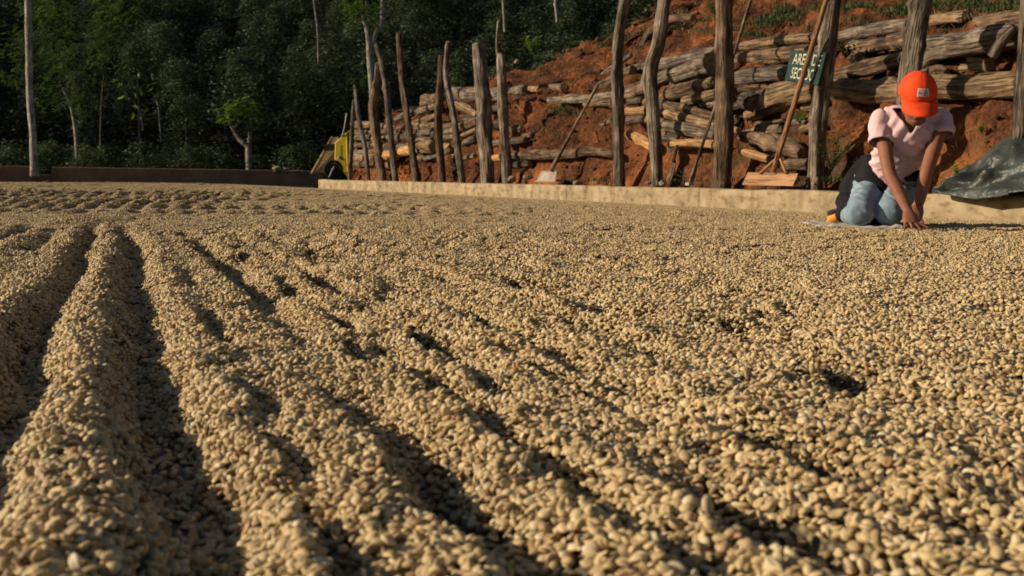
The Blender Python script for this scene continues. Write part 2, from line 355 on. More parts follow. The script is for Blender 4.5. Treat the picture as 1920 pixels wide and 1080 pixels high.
def grid(nx, ny, fn, mat_, name, parent=None, kind=None, uvfn=None):
    V = [fn(i / (nx - 1), j / (ny - 1)) for j in range(ny) for i in range(nx)]
    Fc = [(j * nx + i, j * nx + i + 1, (j + 1) * nx + i + 1, (j + 1) * nx + i) for j in range(ny - 1) for i in range(nx - 1)]
    uv = [uvfn(i / (nx - 1), j / (ny - 1)) for j in range(ny) for i in range(nx)] if uvfn else None
    return obj(name, V, Fc, mat_, parent, uv=uv)

# ================================================================== the ground
def rings():
    pass
g = obj('ground', [(-150, -40, -.16), (150, -40, -.16), (150, 300, -.16), (-150, 300, -.16)], [(0, 1, 2, 3)], M['forest_soil'], smooth=False)
tag(g, kind='structure')
# concrete patio floor under the coffee
def pf(px, y): return (px, y, -.055)
patio = obj('patio_floor', [(-30, -6, -.056), K(-14, .0, -.056), K(19.5, 0, -.056), (-30, 38, -.056)], [(0, 1, 2, 3)], M['concrete_floor'], smooth=False)
tag(patio, kind='structure')

# ------------------------------------------------------------------ coffee surface height
FUR = [(-.98, .020, .045), (-.80, .028, .045), (-.63, .022, .045), (-.47, .030, .045), (-.31, .026, .042), (-.14, .052, .040), (.04, .060, .048),
       (.17, .014, .020), (.30, .046, .036), (.40, .014, .02), (.50, .040, .030), (.58, .018, .018), (.66, .044, .030), (.83, .050, .030), (1.0, .036, .026), (1.2, .030, .026), (1.42, .022, .026), (1.65, .018, .03)]
def H(x, y):
    x = np.asarray(x, float); y = np.asarray(y, float)
    u = x + .334 * y; v = y
    h = .014 * fbm(x * 2.2, y * 2.2, 3, 4) + .026 * fbm(x * 11, y * 7, 5, 3) + .010 * fbm(x * 34, y * 24, 6, 2) * (y < 6)
    fade = 1 / (1 + np.exp((y - 5.6 - .35 * np.sin(x * 5)) * 6))
    for k, (uc, dp, w) in enumerate(FUR):
        wob = .045 * fbm(v * .9 + k * 9, u * 0 + k, 11, 2) + .034 * fbm(v * 5 + k * 3, u * 0, 19, 2) + .022 * fbm(v * 17 + k * 3, u * 9, 29, 2)
        if k in (5, 6): am = .9 + .5 * fbm(v * 1.6 + k * 5, u * 0, 23, 2)
        else: am = np.clip(.78 + 3.2 * fbm(v * 2.4 + k * 31, u * 0 + k * 3.3, 23, 2), .05, 1.5)
        d = (u - uc - wob) / w
        h = h - dp * am * fade * np.exp(-np.abs(d) ** 2.6)
        h = h + .16 * dp * am * fade * np.exp(-((np.abs(d) - 1.75) / .75) ** 2)
    # short drawn-out pits beside the rows
    pit = np.clip(fbm(u * 11 + .4 * np.sin(v * 2), v * 2.6, 131, 3) * 3.6 - .50, 0, 1)
    h = h - .075 * pit * fade / (1 + np.exp(-(u - .2) * 12))
    # far part: cross rows of rake dimples
    ff = 1 / (1 + np.exp(-(y - 7.6) * 4)) * (1 / (1 + np.exp((y - 15) * 1.5))) * (1 / (1 + np.exp((x + .334 * y - 2.6) * 4)))
    qx = x + .05 * np.sin(y * 3) + .25 * fbm(x * .7, y * .7, 91, 2); qy = y + .5 * fbm(x * .5, y * .4, 47, 2)
    dim = np.clip(np.sin(qx * 2 * np.pi / .165) * .6 + .25, 0, 1) ** .7 * np.clip(np.sin(qy * 2 * np.pi / .95) * .8 + .15, 0, 1) ** .7
    h = h + .050 * ff * dim * np.clip(.8 + 2.0 * fbm(x * .9, y * .6, 61, 2), .1, 1.4)
    # cross scrapes on the flat right side
    f3 = 1 / (1 + np.exp(-(y - 4.2) * 2)) * np.clip(2.2 * fbm(x * .55, y * 1.6, 71, 3) + .15, 0, 1)
    h = h - .022 * f3 * np.clip(np.sin(y * 9 + 3 * fbm(x, y, 73, 2) + .7 * x), 0, 1)
    h = h + .045 * np.clip(fbm(x * 2.6, y * 1.1, 77, 3) * 2.4 - .35, 0, 1) * (1 / (1 + np.exp(-(y - 5) * 2)))
    # long swells of the far carpet and the heap against the kerb
    sdist = (x - KA.x) * KN.x + (y - KA.y) * KN.y
    h = h * (1 - np.exp(-((sdist + .05) / .5) ** 2) * (y > 7)) - .008 * (1 / (1 + np.exp(-(sdist + 1.2) * 4))) * (y > 7)
    return np.maximum(h, -.052)

# surface sheet under the beans
def sheet():
    ys = np.concatenate([np.linspace(.2, 3.4, 200), np.linspace(3.4, 9, 170)[1:], np.linspace(9, 20, 150)[1:], np.linspace(20, 37.4, 60)[1:]])
    nx = 340; V = []; 
    for y in ys:
        hw = .50 * y + .5
        x0 = -hw; x1 = hw
        # cut at the kerb
        xk = KA.x + (-(y - KA.y) * KN.y) / KN.x - .012
        x1 = min(x1, xk) if xk > x0 else x0 + .02
        xs = np.linspace(x0, x1, nx); h = H(xs, np.full(nx, y)) - (.006 if y < 9 else .002)
        V += list(zip(xs, [y] * nx, h))
    ny = len(ys)
    Fc = [(j * nx + i, j * nx + i + 1, (j + 1) * nx + i + 1, (j + 1) * nx + i) for j in range(ny - 1) for i in range(nx - 1)]
    return V, Fc
V, Fc = sheet()
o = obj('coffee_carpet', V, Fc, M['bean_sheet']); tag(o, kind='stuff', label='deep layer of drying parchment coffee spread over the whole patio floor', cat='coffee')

# bean shapes
def bean_mesh(sub, seed, name):
    import bmesh
    bm = bmesh.new(); bmesh.ops.create_icosphere(bm, subdivisions=sub, radius=1)
    rnd = random.Random(seed)
    bend = rnd.choice((rnd.uniform(-.1, .15), rnd.uniform(.15, .28))); wid = rnd.uniform(.66, .84); th = rnd.uniform(.44, .62); curl = rnd.uniform(-.14, .14)
    for v in bm.verts:
        x, y, z = v.co
        x *= (1 - .08 * abs(y))
        z2 = z * th; 
        if z < 0: z2 = z * th * .55                      # flat side
        cr = math.exp(-(y / .16) ** 2)
        if z < .2: z2 += .16 * cr * (1 if z < 0 else .3)     # crease in the flat side
        z2 -= bend * x * x
        y2 = y * wid + curl * x * x
        k = 1 + .06 * mnoise.noise(Vector((x * 2 + seed, y * 2, z * 2)))
        v.co = Vector((x * k, y2 * k, z2 * k)) * .0056
    V = [v.co.copy() for v in bm.verts]; Fc = [tuple(l.vert.index for l in f.loops) for f in bm.faces]
    bm.free(); return V, Fc
srcs = bpy.data.collections.new('bean_sources')
NB = 9
for k in range(NB):
    V, Fc = bean_mesh(3 if k < 3 else 3, k, 'b'); srcs.objects.link(bpy.data.objects.new('bean_%02d' % k, mesh('bean', V, Fc, M['bean'])))
def randrot(rnd, tilt):
    return Euler((rnd.gauss(0, tilt) + (math.pi if rnd.random() < .35 else 0), rnd.gauss(0, tilt), rnd.uniform(0, 6.283)))
def patch_mesh(size, seed, sub, name):
    rnd = random.Random(seed); var = [bean_mesh(sub, 50 + k, 'p') for k in range(4)]; b = MB()
    n = int(size / .0078); st = size / n
    for layer, (dz, prob) in enumerate(((0, 1), (.0035, .45))):
        for i in range(n):
            for j in range(n):
                if rnd.random() > prob: continue
                V, Fc = var[rnd.randrange(4)]; Rm = randrot(rnd, .5).to_matrix(); s = rnd.uniform(.95, 1.25)
                c = Vector(((i + .5 + rnd.uniform(-.4, .4)) * st - size / 2, (j + .5 + rnd.uniform(-.4, .4)) * st - size / 2, dz + rnd.uniform(-.0015, .002)))
                b.add([Rm @ v * s + c for v in V], Fc)
    return mesh(name, b.V, b.F, M['bean'])
src2 = bpy.data.collections.new('patch_sources'); src3 = bpy.data.collections.new('far_patch_sources')
for k in range(5): src2.objects.link(bpy.data.objects.new('patch_%02d' % k, patch_mesh(.05, 100 + k, 2, 'bean_patch')))
for k in range(4): src3.objects.link(bpy.data.objects.new('far_patch_%02d' % k, patch_mesh(.13, 200 + k, 1, 'far_bean_patch')))

def scatter(name, pos, rot, scl, idx, coll, label):
    me = bpy.data.meshes.new(name); me.vertices.add(len(pos)); me.vertices.foreach_set('co', np.asarray(pos, 'f').ravel())
    a = me.attributes.new('rot', 'FLOAT_VECTOR', 'POINT'); a.data.foreach_set('vector', np.asarray(rot, 'f').ravel())
    a = me.attributes.new('scl', 'FLOAT', 'POINT'); a.data.foreach_set('value', np.asarray(scl, 'f'))
    a = me.attributes.new('idx', 'INT', 'POINT'); a.data.foreach_set('value', np.asarray(idx, 'i'))
    o = link(name, me)
    ng = bpy.data.node_groups.new(name, 'GeometryNodeTree')
    ng.interface.new_socket('Geometry', in_out='INPUT', socket_type='NodeSocketGeometry'); ng.interface.new_socket('Geometry', in_out='OUTPUT', socket_type='NodeSocketGeometry')
    n = ng.nodes; l = ng.links; gi = n.new('NodeGroupInput'); go = n.new('NodeGroupOutput')
    ci = n.new('GeometryNodeCollectionInfo'); ci.inputs['Collection'].default_value = coll; ci.inputs['Separate Children'].default_value = True; ci.inputs['Reset Children'].default_value = True
    ip = n.new('GeometryNodeInstanceOnPoints'); ip.inputs['Pick Instance'].default_value = True
    def at(nm, t):
        q = n.new('GeometryNodeInputNamedAttribute'); q.data_type = t; q.inputs['Name'].default_value = nm; return q.outputs[0]
    l.new(gi.outputs[0], ip.inputs['Points']); l.new(ci.outputs[0], ip.inputs['Instance'])
    l.new(at('rot', 'FLOAT_VECTOR'), ip.inputs['Rotation']); l.new(at('scl', 'FLOAT'), ip.inputs['Scale']); l.new(at('idx', 'INT'), ip.inputs['Instance Index'])
    l.new(ip.outputs[0], go.inputs[0])
    md = o.modifiers.new('scatter', 'NODES'); md.node_group = ng
    return tag(o, label, 'coffee', kind='stuff')
rng = np.random.default_rng(4)
def field(y0, y1, st, marg=.5, w=.48):
    ys = np.arange(y0, y1, st); out = []
    for k, y in enumerate(ys):
        hw = w * y + (.12 if y < 4 else marg)
        xs = np.arange(-hw, hw, st) + (k % 2) * st / 2; out.append(np.stack([xs, np.full(len(xs), y)], 1))
    p = np.concatenate(out); p += rng.uniform(-.42, .42, p.shape) * st
    sdist = (p[:, 0] - KA.x) * KN.x + (p[:, 1] - KA.y) * KN.y
    return p[sdist < -.02]
def slope_rot(p, yaw):
    e = .02; hx = (H(p[:, 0] + e, p[:, 1]) - H(p[:, 0] - e, p[:, 1])) / (2 * e); hy = (H(p[:, 0], p[:, 1] + e) - H(p[:, 0], p[:, 1] - e)) / (2 * e)
    # tilt about the local axes after the yaw
    cx, sx = np.cos(yaw), np.sin(yaw)
    gx = hx * cx + hy * sx; gy = -hx * sx + hy * cx
    return np.stack([np.arctan(gy), -np.arctan(gx), yaw], 1)
NEAR = 3.6
pts, hs = [], []
for layer, (st, dz, pr) in enumerate(((.0077, 0, 1), (.0082, .0042, .55), (.0095, .0085, .12))):
    p = field(.5, NEAR, st); h = H(p[:, 0], p[:, 1])
    keep = rng.random(len(p)) < pr * np.where(h < -.046, .5 if layer == 0 else .12, 1)
    p = p[keep]; h = h[keep]
    h = np.where(h < -.046, -.0505, h + dz)
    pts.append(p); hs.append(h + rng.uniform(-.0015, .002, len(p)))
p = np.concatenate(pts); h = np.concatenate(hs); n = len(p)
rot = np.stack([rng.normal(0, .5, n) + np.where(rng.random(n) < .35, np.pi, 0), rng.normal(0, .5, n), rng.uniform(0, 6.28, n)], 1)
scatter('coffee_beans', np.column_stack([p, h]), rot, np.clip(rng.normal(1.10, .12, n), .75, 1.5), rng.integers(0, NB, n), srcs, 'pale tan parchment coffee beans raked into rows in the foreground')
print('beans', n)
p = field(NEAR - .02, 13.5, .046, .7); h = H(p[:, 0], p[:, 1]); n = len(p); yaw = rng.uniform(0, 6.28, n)
scatter('coffee_bean_rows', np.column_stack([p, h]), slope_rot(p, yaw), np.ones(n), rng.integers(0, 5, n), src2, 'tan coffee beans in the middle of the patio around the kneeling person')
print('patches', n)
p = field(13.45, 30, .105, 1.0); h = H(p[:, 0], p[:, 1]); n = len(p); yaw = rng.uniform(0, 6.28, n)
scatter('far_coffee_beans', np.column_stack([p, h]), slope_rot(p, yaw), np.ones(n), rng.integers(0, 4, n), src3, 'distant carpet of coffee beans below the dark far wall')
print('far', n)

# a few reddish husks and dark twigs among the beans
for k, (x, y, c) in enumerate(((1095, 928, 0), (1640, 800, 1), (1780, 955, 1), (1265, 520, 0))):
    q = G(x, y); q.z = float(H(q.x, q.y)) + .010
    V, Fc = bean_mesh(3, 90 + k, 'h'); Rm = Euler((.5, .3, k)).to_matrix()
    m_ = bpy.data.materials.get('red_husk') or noisemat('red_husk', [(.3, (.50, .13, .05)), (.7, (.62, .22, .10))], nscale=200, rough=.6)
    o = obj('coffee_husk', [Rm @ v * 1.15 + q for v in V], Fc, m_)
    tag(o, ['reddish coffee husk at the bottom centre of the bean rows', 'larger orange brown husk right of the middle in the beans', 'pinkish husk near the lower right corner', 'small dark red husk right of the picture centre'][k], 'husk', 'reddish husks among the beans')

# ================================================================== kerb
def kerb():
    root_s0, root_s1 = -9.0, sd(PD(597, 345, 0))[0]
    n = 2200; V = []; UV = []
    prof = [(0, -.12), (0, .05), (-.002, .10), (.0, .150), (.008, .160), (.07, .164), (.132, .160), (.14, .150), (.14, -.12)]
    for i in range(n):
        s = root_s0 + (root_s1 - root_s0) * (i / (n - 1)) ** 1.0
        for j, (d, z) in enumerate(prof):
            nz = .009 * mnoise.noise(Vector((s * 1.3, j * .2, 0))) + .006 * mnoise.noise(Vector((s * 6, j * .7, 3)))
            nd = .010 * mnoise.noise(Vector((s * 2.2, z * 6, 7))) + .004 * mnoise.noise(Vector((s * 12, z * 14, 7)))
            jt = abs((s + 20.3) % 2.6 - 1.3); nd += (.016 if jt < .012 and j < 5 else 0) * 1.0
            V.append(K(s, d + nd, z + (nz if z > .1 else 0))); UV.append((s, z + d))
    m = len(prof)
    Fc = [(i * m + j, i * m + j + 1, (i + 1) * m + j + 1, (i + 1) * m + j) for i in range(n - 1) for j in range(m - 1)]
    Fc.append(tuple(range((n - 1) * m, n * m))); Fc.append(tuple(range(m))[::-1])
    return obj('kerb_wall', V, Fc, M['kerb'], uv=UV)
o = kerb(); tag(o, 'low sandy concrete kerb wall running along the right side of the coffee patio', 'wall')

# ================================================================== far wall
def wallseg(name, px0, px1, t0, t1, Y0, Y1, thick=.25, base=-.1):
    a = P(px0, t0, Y0); b = P(px1, t1, Y1); n = 40; V = []
    dirv = (b - a); dirv.z = 0; dirv.normalize(); nb = Vector((-dirv.y, dirv.x, 0))
    for i in range(n):
        q = a.lerp(b, i / (n - 1)); q.z += .02 * mnoise.noise(Vector((i * .6, px0, 0)))
        for d, z in ((0, base), (0, q.z), (thick, q.z + .01), (thick, base)):
            V.append(Vector((q.x, q.y, z)) + nb * d)
    Fc = [(i * 4 + j, (i + 1) * 4 + j, (i + 1) * 4 + j + 1, i * 4 + j + 1) for i in range(n - 1) for j in range(3)]
    Fc += [(0, 1, 2, 3), tuple(range(n * 4 - 4, n * 4))[::-1]]
    return V, Fc
YW0, YW1 = 33.0, 35.5
def yw(px): return YW0 + (YW1 - YW0) * px / 605
V, Fc = wallseg('w', -420, 62, 309, 312, yw(-420), yw(62)); o = obj('far_wall', V, Fc, M['farwall'], smooth=False)
tag(o, 'short left stretch of dark brown wall beyond the coffee, left of the notch', 'wall', 'dark walls at the far end of the patio')
V, Fc = wallseg('w', 97, 606, 313.5, 321, yw(97), yw(606)); o = obj('far_wall', V, Fc, M['farwall'], smooth=False)
tag(o, 'long dark brown wall across the far end of the patio, right of the notch', 'wall', 'dark walls at the far end of the patio')
V, Fc = wallseg('w', 63, 96, 327, 327.5, yw(63) + .05, yw(96) + .05); o = obj('low_sill', V, Fc, M['farwall'], smooth=False)
tag(o, 'low drain sill in the notch of the far wall beside the tall pale pole', 'sill')

# ================================================================== red soil bank
SIL = [(655, 300), (661, 262), (668, 238), (740, 210), (830, 186), (940, 168), (965, 130), (1050, 97), (1150, 68), (1270, 33), (1340, 22), (1420, -60), (1600, -200), (1920, -300), (2300, -500)]
cs = sorted([(sd(PB(x, y))[0], PB(x, y).z) for x, y in SIL])
CS = [c[0] for c in cs]; CZ = [c[1] for c in cs]
def ztop(s): return max(.12, min(4.2, float(np.interp(s, CS, CZ))))
SE = sd(PD(652, 330, .4))[0]; print('bank end', SE)
def bank():
    sE = sd(PD(652, 330, .4))[0]; sv = np.concatenate([np.linspace(-6, 12, 420), np.linspace(12, sE, 110)[1:]]); NR = 84; NBk = 14; V = []
    for s in sv:
        zt = ztop(s)
        base = K(s, .145, .095); V.append(base)
        for r_ in range(1, NR):
            w = r_ / (NR - 1); z = .10 + (zt - .10) * w; d = Dz(z)
            q = Vector((s * 1.0, d * 1.4, z * 2.0))
            n1 = mnoise.fractal(q * 1.4, .9, 2.1, 6) * .17 + mnoise.noise(q * 6) * .045 + abs(mnoise.noise(q * 3.3 + Vector((5, 1, 2)))) * -.10
            e = min(1, w * 5)
            V.append(K(s + .05 * mnoise.noise(q * 4), d - n1 * e, z + n1 * .5 * e))
        for r_ in range(1, NBk + 1):
            z = zt - (r_ / NBk) ** 1.5 * min(zt, 1.5) * .6; d = Dz(zt) + r_ * .45
            V.append(K(s, d, z + .05 * mnoise.noise(Vector((s, d, 9))) * 1.5))
    m = NR + NBk; n = len(sv)
    Fc = [(i * m + j, i * m + j + 1, (i + 1) * m + j + 1, (i + 1) * m + j) for i in range(n - 1) for j in range(m - 1)]
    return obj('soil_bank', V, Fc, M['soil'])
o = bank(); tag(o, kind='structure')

# clods of soil, roots and litter on the bank
def blob(c, r, seed, sub=1):
    import bmesh
    bm = bmesh.new(); bmesh.ops.create_icosphere(bm, subdivisions=sub, radius=1); rnd = random.Random(seed)
    sc = Vector((rnd.uniform(.7, 1.3), rnd.uniform(.7, 1.3), rnd.uniform(.5, .9)))
    V = []
    for v in bm.verts:
        k = 1 + .45 * mnoise.noise(v.co * 1.3 + Vector((seed * 3.1, 0, 0)))
        V.append(c + Vector((v.co.x * sc.x, v.co.y * sc.y, v.co.z * sc.z)) * r * k)
    Fc = [tuple(l.vert.index for l in f.loops) for f in bm.faces]; bm.free(); return V, Fc
b = MB(); rnd = random.Random(5)
def on_bank(s, z):
    return K(s, Dz(z), z)
for k in range(5200):
    s = min(rnd.uniform(-3.5, 12) if rnd.random() < .75 else rnd.uniform(10, 20), SE - .15 - rnd.random()); zt = ztop(s); z = .12 + (zt - .12) * rnd.random() ** 1.3
    if rnd.random() < .25: z = .12
    q = Vector((s, Dz(z) * 1.4, z * 2.0)); n1 = mnoise.fractal(q * 1.4, .9, 2.1, 6) * .17 + mnoise.noise(q * 6) * .045 - abs(mnoise.noise(q * 3.3 + Vector((5, 1, 2)))) * .10
    e = min(1, (z - .1) / (zt - .1) * 5) if zt > .13 else 0
    dd = Dz(z) if z > .121 else rnd.uniform(.17, .37)
    b.add(*blob(K(s, dd - n1 * e, z + n1 * .5 * e), rnd.choice((.006, .009, .012, .018, .03)) * rnd.uniform(.7, 1.3), k, 1))
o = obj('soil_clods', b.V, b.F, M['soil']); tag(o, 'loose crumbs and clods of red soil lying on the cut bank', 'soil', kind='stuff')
b = MB()
for k in range(3800):
    s = rnd.uniform(-3, 12); zt = ztop(s); z = .12 + (zt - .15) * rnd.random(); p0 = K(s, Dz(z) - .03, z)
    a = rnd.uniform(0, 6.28); L = rnd.uniform(.03, .13); dv = (KT * math.cos(a) + Vector((0, 0, 1)) * math.sin(a) * .8 - KN * .2).normalized() * L
    V, Fc, _, _ = tube([p0, p0 + dv * .5 + KN * rnd.uniform(-.02, .01), p0 + dv], [.003, .0025, .001], 4, 3, cap=False); b.add(V, Fc)
UVd = [(0, 0)] * len(b.V)
o = obj('root_litter', b.V, b.F, M['wood_brown'], uv=UVd); tag(o, 'thin dry roots and twigs sticking out of the red bank', 'roots', kind='stuff')

# grass on the bank
def blades(b, c, n, h, spread, rnd, lean=.5):
    for _ in range(n):
        a = rnd.uniform(0, 6.28); r = spread * rnd.random() ** .6; p = c + KT * math.cos(a) * r + KN * math.sin(a) * r
        a2 = rnd.uniform(0, 6.28); hh = h * rnd.uniform(.5, 1.2); w = .0035 + hh * .025
        dv = Vector((math.cos(a2), math.sin(a2), 0)) * hh * rnd.uniform(.1, lean); sd_ = Vector((-math.sin(a2), math.cos(a2), 0)) * w
        i = len(b.V); b.V += [p - sd_, p + sd_, p + dv * .4 + Vector((0, 0, hh * .6)) + sd_ * .7, p + dv * .4 + Vector((0, 0, hh * .6)) - sd_ * .7, p + dv + Vector((0, 0, hh * .85))]
        b.F += [(i, i + 1, i + 2, i + 3), (i + 3, i + 2, i + 4)]
b = MB()
for (x0, y0, x1, y1, k) in ((1330, 60, 1500, 20, 26), (1480, 30, 1700, 10, 26), (1180, 70, 1340, 35, 24), (990, 112, 1160, 72, 16), (1700, 15, 1900, 5, 26), (1040, 195, 1075, 215, 9),
                            (1360, 55, 1430, 78, 8), (1590, 45, 1640, 60, 8), (1700, 20, 1760, 8, 6), (1035, 240, 1060, 255, 4), (1000, 340, 1560, 346, 12), (1560, 340, 1740, 345, 8), (1850, 20, 1920, 10, 10), (1400, 45, 1500, 35, 14)):
    for _ in range(k):
        t = rnd.random(); c = PB(x0 + (x1 - x0) * t + rnd.uniform(-15, 15), y0 + (y1 - y0) * t + rnd.uniform(-8, 8), -.04) if y0 < 300 else PD(x0 + (x1 - x0) * rnd.random(), y0, .3)
        blades(b, c + KT * rnd.gauss(0, .2) , 45, rnd.uniform(.025, .075), .13, rnd, .9)
o = obj('bank_grass', b.V, b.F, M['grass'], smooth=False); tag(o, 'short green grass growing on top of the red soil bank', 'grass', kind='stuff')
b = MB()
for _ in range(260):
    s = rnd.uniform(-4, 13); zt = ztop(s); z = .7 + rnd.random() * max(zt - .7, 0); blades(b, K(s, Dz(z) - .03, z), 26, rnd.uniform(.03, .08), .1, rnd, 1.2)
o = obj('dry_grass', b.V, b.F, M['dry_grass'], smooth=False); tag(o, 'straw coloured dry grass scattered over the red bank', 'grass', kind='stuff')

# ================================================================== logs
# points in the photograph -> points on the bank; (points, radii px, material, distance off the face, label)
LG = 'logs stacked to hold the red bank'
LOGS = [
 ([(1575,69),(1640,56),(1708,47)],(12,14,13),'wood_grey',-.10,'uppermost grey log between the sign post and the post above the orange cap'),
 ([(1592,95),(1650,84),(1704,78)],(11,12,11),'wood_brown',-.08,'rough brown log, second from top between the sign post and the post above the cap'),
 ([(1568,141),(1630,127),(1702,108)],(12,15,13),'wood_brown',-.11,'tapering brown log, third from top left of the post above the cap'),
 ([(1565,166),(1660,172),(1755,167),(1850,162),(1917,157)],(19,21,22,25,23),'wood_tan',-.10,'longest thick tan log passing right behind the orange cap'),
 ([(1742,89),(1800,85),(1860,72),(1945,58)],(23,22,25,27),'wood_grey',-.12,'thickest grey brown log high at the right edge'),
 ([(1748,37),(1780,33),(1812,30)],(11,10,12),'wood_tan',-.06,'short broken pale log stub at the top right of the post above the cap'),
 ([(1830,44),(1880,36),(1945,27)],(12,12,13),'wood_brown',-.05,'brown log half sunk in soil at the upper right corner'),
 ([(1862,106),(1880,76),(1903,50)],(11,10,8),'wood_grey',-.26,'grey forked branch piece leaning over the thick right log'),
 ([(1376,89),(1417,83),(1480,75),(1552,69)],(8,9,11,9),'wood_tan',-.07,'slim light brown log above the green sign'),
 ([(1376,112),(1430,107),(1500,100),(1560,95)],(11,13,13,12),'wood_brown',-.08,'mottled brown log running behind the top of the green sign'),
 ([(1380,147),(1420,141),(1478,138)],(12,14,13),'wood_grey',-.09,'stubby log ending below left of the green sign'),
 ([(1398,186),(1413,192)],(17,16),'wood_grey',-.20,'round grey log end jutting out left of the rough stump'),
 ([(1400,218),(1430,203),(1462,180),(1530,166)],(9,15,24,18),'wood_tan',-.12,'thick rough gnarled tan log below the green sign'),
 ([(1392,256),(1430,262),(1475,275),(1506,290)],(9,14,18,13),'wood_brown',-.12,'gnarled grey brown log low behind the long orange handle'),
 ([(1390,284),(1415,291),(1442,299)],(7,8,7),'wood_orange',-.14,'short pale orange branch left of the tall orange pusher'),
 ([(1470,313),(1490,309),(1518,308)],(9,11,10),'wood_brown',-.14,'short lower log right of the orange pusher brace'),
 ([(1172,139),(1230,124),(1290,110),(1346,97)],(12,14,13,11),'wood_grey',-.05,'long grey log, highest between the two tall bent posts'),
 ([(1172,176),(1192,170),(1213,160)],(13,15,13),'wood_brown',-.09,'fat brown log just left of the S-bent tall post'),
 ([(1222,158),(1240,150),(1262,140)],(13,15,14),'wood_grey',-.08,'thick grey log just right of the S-bent tall post'),
 ([(1262,146),(1290,134),(1322,122),(1338,122)],(13,16,19,20),'wood_grey',-.20,'large grey root log with a dark round end beside the straight brown post'),
 ([(1250,177),(1275,172),(1310,161),(1337,154)],(10,13,11,8),'wood_brown',-.14,'brown tapering log under the large grey root log'),
 ([(1283,190),(1310,184),(1345,176)],(9,11,9),'wood_tan',-.08,'tan log half covered by soil left of the straight brown post'),
 ([(1250,198),(1290,208),(1345,222)],(8,10,9),'wood_brown',-.12,'upper of three brown logs sloping down to the straight brown post'),
 ([(1250,213),(1290,223),(1345,237)],(8,10,8),'wood_tan',-.13,'middle of three logs sloping down to the straight brown post'),
 ([(1248,236),(1290,243),(1345,256)],(10,13,11),'wood_grey',-.11,'lowest and widest of three logs sloping to the straight brown post'),
 ([(1176,210),(1213,207)],(7,8),'wood_orange',-.10,'short orange brown log between the twisted and S-bent posts'),
 ([(1180,252),(1200,261),(1224,275)],(9,10,9),'wood_orange',-.20,'short bright orange peeled log left of the S-bent post'),
 ([(1258,270),(1300,268),(1345,272)],(8,8,8),'wood_orange',-.19,'long bright orange peeled log touching the straight brown post'),
 ([(1128,236),(1140,230),(1150,224)],(6,7,6),'wood_brown',-.07,'stub of brown branch left of the twisted post'),
 ([(1200,122),(1207,88),(1224,58),(1262,36),(1300,33)],(8,9,9,10,6),'wood_brown',-.10,'curved brown root arching behind the S-bent post near the bank top'),
 ([(1186,58),(1208,50),(1232,38)],(4,5,5),'wood_grey',-.03,'thin grey branch lying on the bank top between the two tall posts'),
 ([(1130,140),(1155,122),(1184,103)],(4,5,4),'wood_grey',-.06,'thin grey branch sloping up across the twisted post'),
 ([(1120,164),(1150,150),(1188,133)],(8,11,10),'wood_brown',-.07,'brown root log sloping up behind the twisted post'),
 ([(1028,187),(1070,187),(1110,184),(1158,178)],(5,7,8,7),'wood_grey',-.12,'long pale split log crossing the shovel handle'),
 ([(1100,194),(1150,192)],(8,7),'wood_brown',-.06,'short brown log beneath the long pale split log'),
 ([(962,291),(1010,290),(1060,289),(1100,283),(1154,289)],(7,9,8,8,7),'wood_brown',-.12,'long low brown log behind the shovel, ending at the twisted post'),
 ([(994,166),(1025,169)],(5,6),'wood_tan',-.10,'short pale broken stub beside the big grey log end'),
 ([(1030,163),(1058,166)],(8,8),'wood_brown',-.03,'small brown log half buried above the pale split log'),
 ([(849,175),(890,177),(940,179),(985,169)],(12,13,14,9),'wood_grey',-.10,'fat grey log lying across the top behind the thick straight post'),
 ([(855,196),(875,203),(899,218)],(7,8,6),'wood_tan',-.12,'pale log sloping down to the thick straight post'),
 ([(861,240),(899,227)],(9,9),'wood_brown',-.14,'brown log end left of the thick straight post, mid height'),
 ([(839,249),(863,242)],(7,7),'wood_tan',-.12,'short tan log between the two slim poles left of the thick post'),
 ([(865,255),(900,240)],(4,5),'wood_tan',-.15,'thin tan branch sloping beside the thick straight post'),
 ([(871,268),(900,255)],(6,7),'wood_grey',-.12,'short grey log below the thin tan branch'),
 ([(834,289),(845,279),(858,268)],(5,8,9),'wood_brown',-.14,'brown branch rising between the two slim poles'),
 ([(785,275),(815,275)],(12,12),'wood_tan',-.22,'thick short log with dark sawn end in the far pile'),
 ([(748,284),(775,281)],(9,9),'wood_orange',-.22,'bright orange log in the far pile touching the reddish pole'),
 ([(724,293),(742,289)],(9,9),'wood_orange',-.22,'bright orange log end in the far pile, left of the grey wavy pole'),
 ([(793,298),(824,291)],(4,4),'wood_grey',-.16,'thin grey branch lowest in the far pile'),
 ([(918,297),(943,295)],(8,8),'wood_orange',-.2,'orange log end between the thick straight post and its neighbour'),
 ([(873,296),(891,292)],(5,5),'wood_brown',-.14,'small brown log low left of the thick straight post'),
 ([(742,224),(764,215),(822,199)],(6,7,6),'wood_grey',-.08,'long pale grey log sloping along the top of the far pile'),
 ([(794,185),(824,181)],(7,7),'wood_brown',-.05,'topmost short log of the far pile'),
 ([(791,194),(824,190)],(5,5),'wood_brown',-.07,'short log just under the topmost one of the far pile'),
 ([(776,231),(800,224),(822,216)],(6,7,6),'wood_tan',-.1,'tan log sloping up to the dark pole in the far pile'),
]
used = 0
